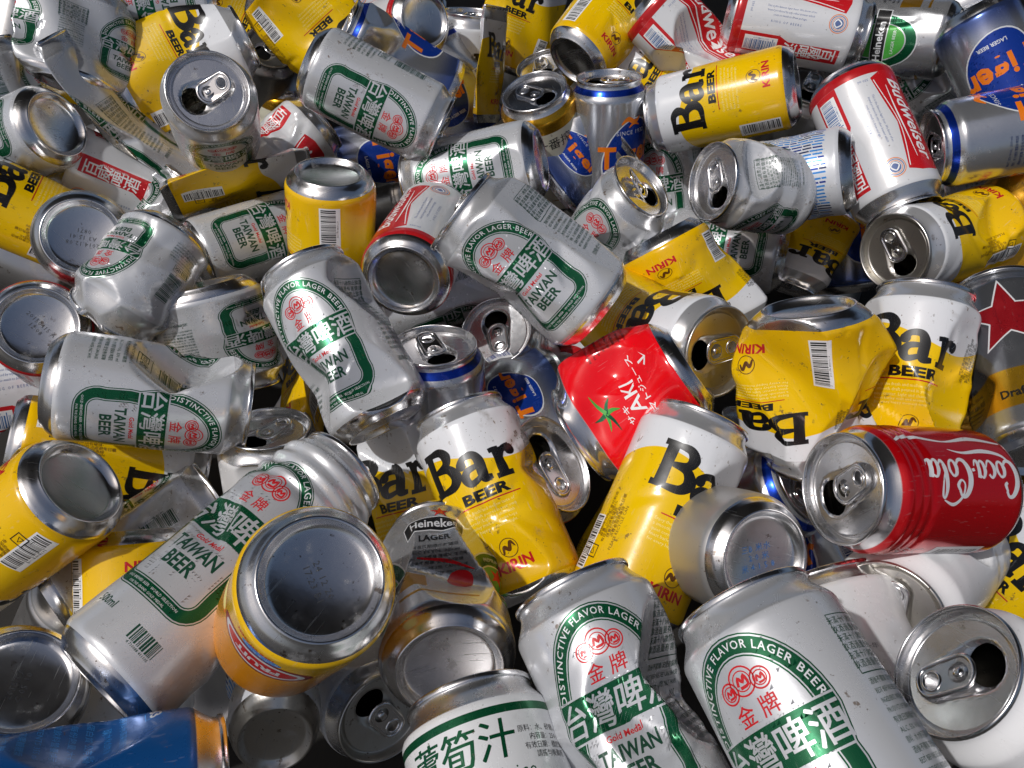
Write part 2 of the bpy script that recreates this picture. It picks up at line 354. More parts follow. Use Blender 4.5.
def sstep(x, a, b): x = np.clip((x - a) / (b - a), 0, 1); return x * x * (3 - 2 * x)
def hole_loop(cx=11.4, rx=7.6, ry=9.4, n=40): return [(cx + rx * math.cos(a) * (1 if math.cos(a) > 0 else 1.02), ry * math.sin(a)) for a in np.arange(n) * 2 * PI / n]
def panel_mesh():
    pts = []; hl = hole_loop(); n = len(hl)
    g = 1.15
    def inside(x, y, e=0): return ((x - 11.4) / (7.6 + e)) ** 2 + (y / (9.4 + e)) ** 2 < 1
    outer = [(PR * math.cos(a), PR * math.sin(a)) for a in np.arange(72) * 2 * PI / 72]
    ins = [(x, y) for x in np.arange(-23, 23.1, g) for y in np.arange(-23, 23.1, g) if math.hypot(x, y) < PR - .5 and not inside(x, y, .6)]
    allp = [Vector(p) for p in hl + outer + ins]
    r = delaunay_2d_cdt(allp, [], [list(range(n))], 0, 1e-6); V, Fc = r[0], r[2]
    P = np.array([tuple(p) for p in V]); tri = []
    for f in Fc:
        for q in range(1, len(f) - 1):
            t = (f[0], f[q], f[q + 1]); c = P[list(t)].mean(0)
            if not inside(c[0], c[1], -.05): tri.append(t)
    x, y = P[:, 0], P[:, 1]; rr = np.hypot(x, y)
    # recessed drop-shaped panel that widens to the opening, bead round the opening, finger well under the tab
    hw = 7.5 + (x + 17) / 34 * 6.5; sx = np.clip(x, -11, 8); dd = np.hypot((x - sx) , y) - (7.6 + (sx + 11) / 19 * 4.0)
    z = -4.5 - 1.0 * (1 - sstep(dd, -1.1, .5)) + .35 * np.exp(-((dd + .2) / .8) ** 2)
    e = np.sqrt(((x - 11.4) / 7.6) ** 2 + (y / 9.4) ** 2) - 1; z -= .45 * np.exp(-np.maximum(e, 0) * 9)
    z -= .9 * np.exp(-(((x + 13) / 4.5) ** 2 + (y / 4.2) ** 2)) ; z += .7 * np.exp(-(x / 1.9) ** 2 - (y / 1.9) ** 2)
    z = np.where(rr > PR - .3, -4.5, z)
    return np.column_stack([x, y, z]), np.array(tri)
PANEL = panel_mesh()
def tube_loop(path, rad, flat=.75, n=8, closed=True):
    P = np.array(path, float); m = len(P); tg = np.roll(P, -1, 0) - np.roll(P, 1, 0); tg /= np.linalg.norm(tg, axis=1)[:, None]
    nm = np.stack([-tg[:, 1], tg[:, 0]], 1); V = []
    for i in range(m):
        for k in range(n): a = 2 * PI * k / n; V.append((P[i, 0] + nm[i, 0] * rad * math.cos(a), P[i, 1] + nm[i, 1] * rad * math.cos(a), rad * flat * math.sin(a)))
    Fq = [(i * n + k, i * n + (k + 1) % n, ((i + 1) % m) * n + (k + 1) % n, ((i + 1) % m) * n + k) for i in range(m) for k in range(n)]
    return np.array(V), Fq
def tab_mesh():
    out = []
    for a in np.linspace(-PI / 2, PI / 2, 14): out.append((1.2 + 5.0 * math.cos(a) * 1.15, 7.2 * math.sin(a)))
    for a in np.linspace(PI / 2, 3 * PI / 2, 14): out.append((-12.2 + 5.2 * math.cos(a), 6.6 * math.sin(a)))
    V, Fq = tube_loop(out, 1.15); V = V.tolist(); Fq = list(Fq)
    fh = [(-11.6 + 3.7 * math.cos(a) * 1.0, 4.2 * math.sin(a)) for a in np.linspace(0, 2 * PI, 22, endpoint=False)]
    t2, f2 = tube_loop(fh, .85); o = len(V); V += t2.tolist(); Fq += [tuple(i + o for i in f) for f in f2]
    rh = [(.2 + 4.3 * math.cos(a), 4.6 * math.sin(a)) for a in np.linspace(0, 2 * PI, 22, endpoint=False)]
    vs = [Vector(p) for p in out + fh + rh]; r = delaunay_2d_cdt(vs, [], [list(range(28)), list(range(28, 50)), list(range(50, 72))], 1, 1e-5)
    o = len(V); V += [(p[0], p[1], .15) for p in r[0]]; T3 = []
    for k, f in enumerate(r[2]):
        if 1 in r[5][k] or 2 in r[5][k]: continue
        for q in range(1, len(f) - 1): T3.append((o + f[0], o + f[q], o + f[q + 1], o + f[q + 1]))
    # rivet tongue and rivet head
    o = len(V); V += [(-4.2, -2, -.1), (2.6, -2.1, -.1), (2.6, 2.1, -.1), (-4.2, 2, -.1)]; Fq.append((o, o + 1, o + 2, o + 3))
    P, Fr = revolve([(2.3, -.1), (2.2, .5), (1.6, .95), (.8, 1.1), (.01, 1.12)], 14); o = len(V); V += P.tolist(); Fq += [tuple(int(i) + o for i in f) for f in Fr]
    tris = [f[:3] for f in T3] + [t for f in Fq for t in ((f[0], f[1], f[2]), (f[0], f[2], f[3]))]
    return np.array(V), np.array(tris)
TAB = tab_mesh()
def tri4(Fq): Fq = np.asarray(Fq); return np.concatenate([Fq[:, [0, 1, 2]], Fq[:, [0, 2, 3]]])
# the small stamped code on a base
def base_code(lines, size=3.4, rot=0, mat=None, x=0, y=0):
    V = []; Fc = []; n = 0
    for k, t in enumerate(lines):
        v, f = glyphs(t, 1, 0, 0, 1.15)
        v = v * size / .69; v = v - ((v[:, 0].min() + v[:, 0].max()) / 2, 0); v = v + (x, y + (len(lines) / 2 - k - .8) * size * 1.6)
        v[:, 0] *= -1; c, s_ = math.cos(math.radians(rot)), math.sin(math.radians(rot)); v = v @ np.array([[c, s_], [-s_, c]])
        V.append(v); Fc.append(f[:, ::-1] + n); n += len(v)
    V = np.concatenate(V); Fc = np.concatenate(Fc); bp = base_profile(); rs = [p[0] for p in bp[:12]]; zs = [p[1] for p in bp[:12]]
    z = np.interp(np.hypot(V[:, 0], V[:, 1]), rs, zs) - .12
    return np.column_stack([V, z]), Fc
def grid_normals(G):
    """G: (NU, NT, 3) wrapped in u"""
    du = np.roll(G, -1, 0) - np.roll(G, 1, 0); dv = np.empty_like(G); dv[:, 1:-1] = G[:, 2:] - G[:, :-2]; dv[:, 0] = G[:, 1] - G[:, 0]; dv[:, -1] = G[:, -1] - G[:, -2]
    n = np.cross(du, dv); return n / (np.linalg.norm(n, axis=2)[..., None] + 1e-12)
# ------------------------------------------------------------------ placing
CAMR = np.array(Matrix.Rotation(PI / 2 - PITCH, 3, 'X')); CAMP = np.array((0, 0, CAM_H))
def plane_w(py): return 115 + (py - 390) * .135
KL = (.93, .9, .87, .83, .79, .6, .5)
SHIFT = {0: -0.5, 3: 20.0, 4: -10.0, 5: -11.7, 6: -10.0, 7: 20.0, 8: -12.0, 9: -5.0, 11: 55.3, 12: 40.7, 13: 75.0, 14: 67.3, 15: 60.4, 16: -10.0, 17: -1.6, 18: 15.5, 19: 75.0, 20: 20.0, 21: 45.0, 22: -12.0, 23: 45.0, 24: 45.0, 25: 3.7, 26: 63.1, 27: 34.7, 28: 8.1, 29: 15.8, 30: 45.0, 31: -12.0, 32: 36.3, 33: 52.0, 34: -12.0, 35: 75.0, 36: -12.0, 38: -11.4, 39: 45.5, 40: 20.0, 41: 20.0, 42: -12.0, 43: 24.7, 45: 20.0, 46: 4.0, 47: -10.0, 48: 75.0, 49: 45.0, 50: -12.0, 51: 110.0, 52: 41.2, 53: 3.5, 54: -12.0, 55: -10.0, 56: 20.0, 57: 110.0, 58: -6.7, 59: -10.0, 60: -1.3, 61: -10.0, 62: 7.1, 63: -15.0, 64: 39.5, 65: 36.9, 66: 5.2, 67: 18.1, 69: 18.7, 70: 110.0, 71: 110.0, 72: 20.0, 73: -10.0, 74: 3.6, 77: -15.0, 78: -10.0, 79: 45.0, 80: 45.0, 81: -3.0, 82: -0.5, 83: 20.0, 84: 110.0, 85: 92.5, 86: -10.0, 87: 45.0, 88: -10.0, 89: 8.0, 90: -15.0, 91: 75.0, 92: 45.0, 93: 6.8, 94: 75.0, 95: 45.0, 96: 75.0, 97: -15.0, 98: 54.1, 99: 45.0, 100: 20.0, 101: 75.0, 102: -10.0, 103: 13.7, 104: 63.0, 105: -12.0, 106: 54.4, 109: 71.7, 110: 10.8, 111: 106.8, 113: 99.3, 114: 32.7}
def place(px, py, wpx, ax, el, roll, zlocal, sh=0.0):
    d = np.array(((px - 512) / F, -(py - 384) / F, -1.0)); dep = F * .066 / wpx + sh; pos = CAMP + CAMR @ (d * dep)
    f = -(CAMR @ d); f /= np.linalg.norm(f); r = CAMR @ np.array((1., 0, 0)); r -= f * (r @ f); r /= np.linalg.norm(r); u = np.cross(f, r)
    a, e = math.radians(ax), math.radians(el); h = math.cos(a) * r + math.sin(a) * u
    Z = math.cos(e) * h + math.sin(e) * f; X = -math.sin(e) * h + math.cos(e) * f; Y = np.cross(Z, X)
    ro = math.radians(roll); X2 = math.cos(ro) * X + math.sin(ro) * Y; Y2 = np.cross(Z, X2)
    M = Matrix(((X2[0], Y2[0], Z[0], 0), (X2[1], Y2[1], Z[1], 0), (X2[2], Y2[2], Z[2], 0), (0, 0, 0, 1)))
    p = pos - Z * zlocal * .001; M.translation = Vector(p); return M
TYPES = {}      # kind -> dict(name, H, mat, art, cat)
BUILT = []; INFO = []
_TR = random.Random(77)
def make_can(kind, label, px, py, w=None, ax=90, el=0, roll=0, anchor='m', warps=(), hd=None, lid_rot=0, L=2, code=None, tab=1, group='empty drink cans tipped out in one big heap', dw=0.0, metal=None, tab_up=0, H=None, seed=None, lidpress=None, tint=None):
    T = TYPES[kind]; H = T['H']; seed = seed if seed is not None else len(BUILT) * 13 + 5
    root = bpy.data.objects.new(T['name'], None); COL.objects.link(root); root.empty_display_size = .02
    root['label'] = label; root['category'] = T.get('cat', 'can'); root['group'] = group
    w = w or plane_w(py); pw = plane_w(py); w = -w if w < 0 else max(w, pw * KL[L]); zl = {'m': H / 2, 'l': H - 1, 'b': 0}[anchor] if isinstance(anchor, str) else anchor
    # directions of dents are given as seen from above the heap (0 = facing out, 90 = right with the lid up)
    W = list(T.get('pre', ())) + [((x[0], x[1] - roll) + tuple(x[2:]) if x[0] in 'dsbhlf' else x) for x in warps] + ([('k', 13 if len(warps) > 1 else 4, 2.0 if len(warps) > 1 else .7)] if L > 0 else []) + [('n', .12, .06)]
    if tab_up == 0: tab_up = _TR.choice((0, 0, 4, 9, 16, 24))
    if lidpress is None and L > 0: lidpress = _TR.uniform(0, 1.6)
    if hd is not None:
        c1 = math.cos(math.radians(hd - ax - 180)) / max(.15, abs(math.sin(math.radians(el)))); c2 = math.cos(math.radians(hd - ax - 270)); lid_rot = math.degrees(math.atan2(c2, c1)) - roll
    # anchor point follows the bent can
    ap = warp(np.array([[0, 0, zl]], float), H, W, seed)[0]
    M = place(px, py, w, ax, el, roll, 0, SHIFT.get(len(BUILT), 0) * .001); M.translation = M.translation - M.to_3x3() @ Vector(ap * .001)
    root.matrix_world = M
    rows = T['rows']; A = T['art']; n = NU; nt_ = len(rows)
    th = np.arange(n) * 2 * PI / n; G = np.empty((n, nt_, 3))
    for j, (t, z, r) in enumerate(rows): G[:, j, 0] = r * np.cos(th); G[:, j, 1] = r * np.sin(th); G[:, j, 2] = z
    G = warp(G.reshape(-1, 3), H, W, seed).reshape(n, nt_, 3); N = grid_normals(G)
    i, j = np.meshgrid(np.arange(n), np.arange(nt_ - 1), indexing='ij'); i = i.ravel(); j = j.ravel(); i1 = (i + 1)
    # seam column duplicated for the uv
    G2 = np.concatenate([G, G[:1]]); N2 = np.concatenate([N, N[:1]]); idn = lambda a, b: a * nt_ + b
    Fb = np.concatenate([np.stack([idn(i, j), idn(i1, j), idn(i1, j + 1)], 1), np.stack([idn(i, j), idn(i1, j + 1), idn(i, j + 1)], 1)])
    ds = CIRC / n; uv = np.stack([np.repeat(np.arange(n + 1) * ds, nt_), np.tile([r[0] for r in rows], n + 1)], 1)
    V = G2.reshape(-1, 3); NN = N2.reshape(-1, 3); midx = np.zeros(len(Fb), int); mats = [T['mat']]
    if A is not None and len(A.f):
        I = A.idx; P = sum(G[I[:, 2 * k], I[:, 2 * k + 1]] * A.w[:, k:k + 1] for k in range(3)); Na = sum(N[I[:, 2 * k], I[:, 2 * k + 1]] * A.w[:, k:k + 1] for k in range(3))
        Na /= np.linalg.norm(Na, axis=1)[:, None] + 1e-12
        # lift along the facet's own normal, so that the print clears the sheet in every crease
        p0, p1, p2 = (G[I[:, 2 * k], I[:, 2 * k + 1]] for k in range(3)); fn_ = np.cross(p1 - p0, p2 - p0)
        sg = np.sign((fn_ * Na).sum(1)); fn_ *= sg[:, None]; fn_ /= np.linalg.norm(fn_, axis=1)[:, None] + 1e-12
        P = P + fn_ * (.02 + .022 * A.lay)[:, None]
        o = len(V); V = np.concatenate([V, P]); NN = np.concatenate([NN, Na]); Fb = np.concatenate([Fb, A.f + o]); midx = np.concatenate([midx, A.m + 1]); mats += A.mats; uv = np.concatenate([uv, A.uv])
    part('body', mesh_from('body', V, Fb, mats, midx, NN, uv), root)
    mm = metal or m_metal()
    # base
    Pb, Fq = BASEP; V = warp(Pb, H, W, seed); mats = [mm]; Ft = tri4(Fq)[:, ::-1]; midx = np.zeros(len(Ft), int)
    if code:
        c = dict(code) if isinstance(code, dict) else {'lines': code}; cm = c.pop('mat', 'stamp'); Vc, Fc = base_code(**c); o = len(V); V = np.concatenate([V, warp(Vc, H, W, seed)]); Ft = np.concatenate([Ft, Fc + o]); midx = np.concatenate([midx, np.ones(len(Fc), int)]); mats.append(INK[cm])
    part('base', mesh_from('base', V, Ft, mats, midx), root)
    # lid
    ca, sa = math.cos(math.radians(lid_rot)), math.sin(math.radians(lid_rot)); RZ = np.array([[ca, sa, 0], [-sa, ca, 0], [0, 0, 1]])
    Ps, Fs = revolve(SEAM); Pp, Fp = PANEL; V = np.concatenate([Ps, Pp @ RZ]) + (0, 0, H); Ft = np.concatenate([tri4(Fs), Fp + len(Ps)])
    if lidpress: V[:, 2] -= lidpress * np.clip(1 - (np.hypot(V[:, 0], V[:, 1]) / 25) ** 2, 0, 1)
    lid = part('lid', mesh_from('lid', warp(V, H, W, seed), Ft, [metal or m_metal()]), root)
    if tab:
        Vt, Ftb = TAB; V = Vt.copy(); 
        if tab_up: 
            a = math.radians(tab_up); x = V[:, 0].copy(); m_ = x < 0; z = V[:, 2].copy(); V[:, 0] = np.where(m_, x * math.cos(a) + z * math.sin(a), x); V[:, 2] = np.where(m_, z * math.cos(a) - x * math.sin(a), z)
        V[:, 2] += .02 * -V[:, 0]; V = V @ RZ + (0, 0, H - 3.45)
        if lidpress: V[:, 2] -= lidpress * .9
        part('pull_tab', mesh_from('pull_tab', warp(V, H, W, seed), Ftb, [m_metal_tab()]), lid)
    BUILT.append((root, kind, L)); INFO.append((px, py, round(w), label)); return root
# ------------------------------------------------------------------ printed designs
setup_inks(); K = INK
def egg0(cx, b, t, d, hw=27.0, waist=24.5):
    """outline of the arched label, inset by d"""
    L = t - b; by, wy, sy = b + .17 * L, b + .42 * L, b + .57 * L; p = []
    rc = 13.0; c0 = (hw - 2 - rc, b + rc)
    for a in np.linspace(-PI / 2, 0, 7): p.append((c0[0] + (rc - d) * math.cos(a), c0[1] + (rc - d) * math.sin(a)))
    p += [(hw - 2.4 - d, by + 3), (waist + .6 - d, wy - 5), (waist - d, wy), (waist + .9 - d, wy + 4), (hw - .6 - d, sy - 3)]
    for a in np.linspace(0, PI / 2, 12): p.append(((hw - d) * math.cos(a), sy + (t - sy - d) * math.sin(a)))
    p += [(-x, y) for x, y in p[::-1][1:]]
    return [(cx + x, y) for x, y in p]
def part_of(loop, lo, hi):
    P = [(x, y, 0) for x, y in loop]; return [(a, b) for a, b, _ in clip(clip(P, 1, lo, 1), 1, hi, -1)]
def emblem(A, cx, cy, s, m, L=6):
    for dx, dy, r in ((-5.2 * s, -.8 * s, 2.8 * s), (5.2 * s, -.8 * s, 2.8 * s), (0, .6 * s, 3.9 * s)):
        A.ring(cx + dx, cy + dy, r, .5 * s, m, L); A.ring(cx + dx, cy + dy, r * .68, .35 * s, m, L)
        A.stroke([(cx + dx - .42 * r, cy + dy - .25 * r), (cx + dx - .2 * r, cy + dy + .3 * r), (cx + dx + .05 * r, cy + dy - .1 * r), (cx + dx + .3 * r, cy + dy + .35 * r), (cx + dx + .4 * r, cy + dy - .35 * r), (cx + dx - .3 * r, cy + dy - .42 * r)], .22 * r, m, L, n=3)
def smalllines(A, x, y0, y1, n, w, m, rnd, size=1.25, rot=0, txts=('INGREDIENTS: WATER, MALT, HOPS', 'BEST BEFORE SEE CAN BASE', '酒後不開車 安全有保障', '原料：水 大麥芽 蓬萊米 啤酒花', 'ALC. 5% VOL  330 ml', '有效日期標示於罐底', 'PRODUCT OF TAIWAN R.O.C.')):
    for k in range(n):
        t = txts[k % len(txts)]; y = y0 + (y1 - y0) * k / max(1, n - 1)
        v, f = glyphs(t, 1, 0, 0, 1); wd = v[:, 0].max() * size / .69; A.text(t, x, y, size, m, 6, xs=min(1.1, w / wd), align='c', res=1)
def lager_label(A, cx, b, t, k=1.0):
    egg = lambda c_, b_, t_, d_: egg0(c_, b_, t_, d_, 27.0 * k, 24.5 * k)
    W_, G, D = K['silver'], K['green'], K['dgreen']
    sy = b + .57 * (t - b); s = (t - b) / 79
    A.poly(egg(cx, b, t, 0), G, 0); A.poly(egg(cx, b, t, .55), W_, 1); A.poly(egg(cx, b, t, 1.15), G, 2)
    A.poly(egg(cx, b, t, 7.0), W_, 3); A.poly(egg(cx, b, t, 7.5), G, 4); A.poly(egg(cx, b, t, 8.1), W_, 5)
    b0, b1 = b + 33.5 * s, b + 48.5 * s
    A.poly(part_of(egg(cx, b, t, .55), b0 - .8, b1 + .8), W_, 6); A.poly(part_of(egg(cx, b, t, 1.15), b0, b1), G, 7)
    A.text('台灣啤酒', cx, b0 + 2.2 * s, 9.6 * s, W_, 9, xs=.9 + (k - 1) * .5, res=2, fat=.035)
    rx, ry = 27 * k - 5.2, t - sy - 5.2
    A.text('DISTINCTIVE FLAVOR LAGER BEER', 0, 0, 2.9 * k, K['white'], 6, arc=(cx, sy, rx, ry), bold=.012, spacing=1.18, xs=1.0)
    emblem(A, cx, b + 63.0 * s, 1.28 * k, K['red'], 7); A.text('金', cx - 5, b + 50.8 * s, 5.2, K['red'], 7, fat=.03); A.text('牌', cx + 5, b + 50.8 * s, 5.2, K['red'], 7, fat=.03)
    A.text('Gold Medal', cx, b + 29.3 * s, 2.5 * k, K['red'], 7, bold=.02)
    A.text('TAIWAN', cx, b + 21.8 * s, 5.6 * s, D, 7, bold=.03, xs=.84 * k / s); A.text('BEER', cx, b + 14.2 * s, 5.8 * s, D, 7, bold=.03, xs=.92 * k / s)
    A.text('GOLD BREWED BEER · WORLD SELECTION', cx, b + 4.4, 1.35, K['white'], 6, res=1); A.text('FOR THE GRAND GOLD MEDAL', cx, b + 1.9, 1.25, K['white'], 6, res=1)
def art_lager(H, big=False):
    rows = wall_profile(H); A = Art(H, [r[0] for r in rows]); D = K['dgreen']
    if not big: sp = [(0, 18, 100), (CIRC / 2, 18, 100)]
    else: sp = [(0, 36, 136), (CIRC / 2, 36, 136)]
    for cx, b, t in sp: lager_label(A, cx, b, t, 1.2 if big else 1.0)
    rnd = random.Random(3)
    x = CIRC / 4; y0 = sp[0][1]
    # side panel one: boxed notice above, small print, fine frame
    A.stroke([(x - 12, y0 + 52), (x + 12, y0 + 52), (x + 12, y0 + 74), (x - 12, y0 + 74), (x - 12, y0 + 52)], .45, D, 3, n=1)
    for r in range(6):
        A.text('飲酒過量有害健康', x, y0 + 54 + r * 3.3, 2.1, D, 4, xs=1.0, res=1, spacing=1.15) if r % 2 == 0 else A.text('未滿十八歲禁止飲酒', x, y0 + 54 + r * 3.3, 2.1, D, 4, xs=.95, res=1)
    smalllines(A, x, y0 + 18, y0 + 48, 10, 22, D, rnd, 1.7); A.text('酒精成分 5%', x, y0 + 10, 2.4, D, 4, res=1)
    # side panel two: bar code and recycling text
    x = 3 * CIRC / 4; A.barcode(x - 2, y0 + 44, 13, 26, D, None, 5, True, 3)
    A.stroke([(x - 8, y0 + 30), (x + 4, y0 + 30), (x + 4, y0 + 39), (x - 8, y0 + 39), (x - 8, y0 + 30)], .5, D, 3, n=1)
    A.text('回收', x - 2, y0 + 32, 4.2, D, 4, res=1); smalllines(A, x, y0 + 4, y0 + 26, 7, 22, D, rnd, 1.7)
    if big: A.text('500ml', -11, 24, 4.2, D, 4, xs=.9, bold=.01); A.text('500ml', CIRC / 2 - 11, 24, 4.2, D, 4, xs=.9); A.barcode(20, 18, 17, 9, D, None, 9, False, 3)
    return A.done(), rows
def slab_B(A, x, y, s, m, L):
    S_ = lambda pts, w_, k: A.stroke([(x + a * s, y + b * s) for a, b in pts], np.array(w_) * s if np.ndim(w_) else w_ * s, m, L + k)
    S_([(5, 0.6), (5, 12), (5, 24)], [6.6, 5.8, 6.4], 0); S_([(0, 1.6), (6, 1.5), (12, 1.7)], [3.4, 2.8, 3], 1); S_([(.2, 23.2), (6, 23.4), (11, 23.2)], [3.4, 2.8, 3], 2)
    S_([(8, 23.2), (14, 22.6), (17, 18.8), (15, 14.6), (8, 13.2)], [3, 4.4, 6.2, 4.4, 2.6], 3); S_([(8, 13.2), (15.5, 12.4), (19, 7), (15.5, 2.4), (8, 1.6)], [2.6, 4.6, 6.8, 4.6, 3], 4)
def slab_a(A, x, y, s, m, L):
    S_ = lambda pts, w_, k: A.stroke([(x + a * s, y + b * s) for a, b in pts], np.array(w_) * s, m, L + k)
    S_([(2.2, 12.6), (5, 15.6), (10, 15.6), (12.2, 11.5), (12, 5), (12.5, 2), (16.5, 1.8)], [4.8, 3.4, 4, 5.4, 5.6, 4.6, 2.6], 0)
    S_([(11, 9.4), (5, 8.6), (2.6, 5), (5, 1.6), (11, 3.6)], [2.6, 3.6, 5, 3.6, 2.6], 1); A.disc(x + 2.6 * s, y + 12.4 * s, 2.7 * s, m, L + 2.9)
def slab_r(A, x, y, s, m, L):
    S_ = lambda pts, w_, k: A.stroke([(x + a * s, y + b * s) for a, b in pts], np.array(w_) * s, m, L + k)
    S_([(4.5, .8), (4.5, 8), (4.2, 15.6)], [5.6, 5.2, 5], 0); S_([(.2, 1.4), (5, 1.4), (9.6, 1.4)], [2.8, 2.8, 2.8], 1); S_([(.2, 15.2), (3, 15.4), (5.6, 15.2)], [2.6, 2.6, 2.6], 2)
    S_([(5, 9), (7.4, 14), (12, 14.6)], [2.4, 3.4, 4.6], 3); A.disc(x + 12.2 * s, y + 13.2 * s, 3.0 * s, m, L + 4.9)
def art_bar(H=122, text_dark=True):
    rows = wall_profile(H); A = Art(H, [r[0] for r in rows]); B, Br = K['black'], K['brown']; rnd = random.Random(4)
    for q in (0, 1):
        c = q * CIRC / 2
        slab_B(A, c - 31, 71, 1.1, B, 3); slab_a(A, c - 8, 69, 1.12, B, 3); slab_r(A, c + 12.5, 68, 1.12, B, 3)
        A.text('BEER', c + 3, 60.5, 5.6, B, 3, xs=1.65, bold=.045); A.rect(c - 18, 58.3, c + 23, 59, K['red'], 3)
        for k, t in enumerate(('Enjoy the fresh and mellow taste of', 'a smooth draft poured in your own', 'quiet corner. Light and clean with', 'finest barley malt and aroma hops', 'for every happy moment tonight.')):
            A.text(t, c - 20, 54.5 - k * 2.9, 1.8, K['lyellow'], 3, align='l', res=1)
        A.text('KIRIN', c + 2, 18, 5.4, K['red'], 3, xs=1.15, bold=.035)
        A.ring(c + 2, 30, 5.4, .5, Br, 3, 18); A.stroke([(c - 2, 27), (c - .5, 31), (c + 2, 29), (c + 4, 33), (c + 6, 30)], [1, 2, 2.4, 1.8, .8], Br, 3)
    x = CIRC / 4
    A.barcode(x + 9, 15, 12.5, 30, B, K['pwhite'], 11, True, 2)
    for k in range(5): A.text(('開封後請即飲用', '酒後不開車安全有保障', '原料麥芽啤酒花米', '製造日期標示於罐底', '未成年者請勿飲酒')[k], x - 9 + k * 2.6, 80, 1.9, B, 3, rot=90, res=1)
    x = 3 * CIRC / 4; A.barcode(x - 5, 15, 11, 30, B, K['pwhite'], 12, True, 2); x += 10
    A.stroke([(x - 10, 22), (x - 3, 22), (x - 3, 29), (x - 10, 29), (x - 10, 22)], .8, B, 3, n=1); A.stroke([(x - 8, 24), (x - 6.5, 27.5), (x - 5, 24), (x - 8, 24)], .6, B, 4, n=1); A.text('J', x - 12, 21, 2.6, B, 3, res=1)
    for k in range(6): A.text(('麒麟啤酒株式會社製造', '容量 350ml 酒精5%', '有效期限請看罐底', '請置於陰涼處避免日曬', '消費者服務專線', 'PLEASE RECYCLE CAN')[k], x + k * 2.4 - 6, 48 - 3 * (k % 3), 1.8, Br, 3, rot=90, res=1)
    return A.done(), rows
def art_tiger(H=115):
    rows = wall_profile(H); A = Art(H, [r[0] for r in rows]); O, B = K['orange'], K['blue']
    for q in (0, 1):
        c = q * CIRC / 2
        p = [(c + 27 * math.cos(a) * (1 - .12 * math.sin(a)), 56 + 30 * math.sin(a) + 6 * math.cos(a)) for a in np.linspace(0, 2 * PI, 36, endpoint=False)]
        A.poly(p, K['white'], 0); A.poly([(c + (x - c) * .95, 56 + (y - 56) * .965) for x, y in p], B, 1)
        for k, ch in enumerate('Tiger'):
            xx = (-17, -6.5, 0, 9.5, 18)[k]; A.text(ch, c + xx * 1.3, 45 + k * 1.4, 18 if k == 0 else 17, O, 3, bold=.035, xs=.95)
        A.text('SINCE 1932', c, 73, 3.4, K['white'], 3, spacing=1.2); A.text('LAGER BEER', c, 34, 2.8, K['white'], 3, bold=.02)
        A.stroke([(c - 10, 82), (c - 4, 86), (c + 3, 83), (c + 9, 87)], [1, 4, 4, 1], O, 3); A.stroke([(c - 3, 79), (c + 2, 82), (c + 8, 80)], [1, 2.4, .8], O, 5)
    A.barcode(CIRC / 4, 34, 12, 30, K['blue'], K['pwhite'], 21); smalllines(A, 3 * CIRC / 4, 26, 70, 12, 24, K['navy'], random.Random(1), 1.7)
    return A.done(), rows
def art_bud(H=122):
    rows = wall_profile(H); A = Art(H, [r[0] for r in rows]); Rd = K['red']; W_ = K['pwhite']
    for q in (0, 1):
        c = q * CIRC / 2
        # red bow shape with a running script
        A.poly([(c - 18, 98), (c - 8, 101), (c + 8, 101), (c + 18, 98), (c + 12, 60), (c + 18, 20), (c + 8, 15), (c - 8, 15), (c - 18, 20), (c - 12, 60)], Rd, 0)
        for sx in (-1, 1): A.stroke([(c + sx * 16.2, 96), (c + sx * 10.6, 60), (c + sx * 16.2, 22)], .7, W_, 2, n=6)
        for k, t in enumerate(('Bud', 'wei', 'ser')): pass
        A.text('Budweiser', c + 4, 58, 11.5, W_, 3, rot=90, shear=.35, bold=.015, xs=.98); A.stroke([(c + 8, 28), (c + 8.6, 55), (c + 7.6, 90)], [.5, 1.4, .4], W_, 4)
        A.text('KING OF BEERS', c - 7.4, 58, 2, W_, 3, rot=90, spacing=1.2)
        s = c + CIRC / 4                                                      # red band with bar code and big characters
        A.poly([(s - 8, 16), (s + 11, 16), (s + 11, 102), (s - 4, 102), (s - 4, 58), (s - 8, 50)], Rd, 0)
        A.barcode(s + 2, 22, 12, 26, K['sblue'], W_, 31 + q, True, 1)
        for k, ch in enumerate('百威啤酒'): A.text(ch, s + 2, 89 - k * 11.0, 8.6, W_, 3, fat=.04)
        A.text('BEER DISTRIBUTOR', s + 8.8, 76, 1.6, W_, 3, rot=90, res=1)
        x = s - 22
        A.ring(x - 3, 94, 7.4, .6, K['orange'], 3); A.ring(x - 3, 94, 6.2, .6, K['seal'], 3); A.ring(x - 3, 94, 5.0, .4, K['orange'], 3); A.disc(x - 3, 94, 4.2, K['seal'], 3, 10); A.stroke([(x - 6, 93), (x - 3, 96.6), (x, 93), (x - 3, 90.6)], 1, W_, 4, closed=True)
        for k, t in enumerate(('This is the famous lager beer. We know of no', 'brand produced by any other brewer which', 'costs so much to brew and age.')): A.text(t, x - 8 + k * 3.4, 54, 1.7, K['seal'], 3, rot=90, shear=.3, res=1, xs=.9)
        A.text('KING OF BEERS', x + 4, 52, 1.8, K['seal'], 3, rot=90, spacing=1.5, res=1); A.text('330 ml', x - 6, 20, 2, K['seal'], 3, res=1)
    return A.done(), rows
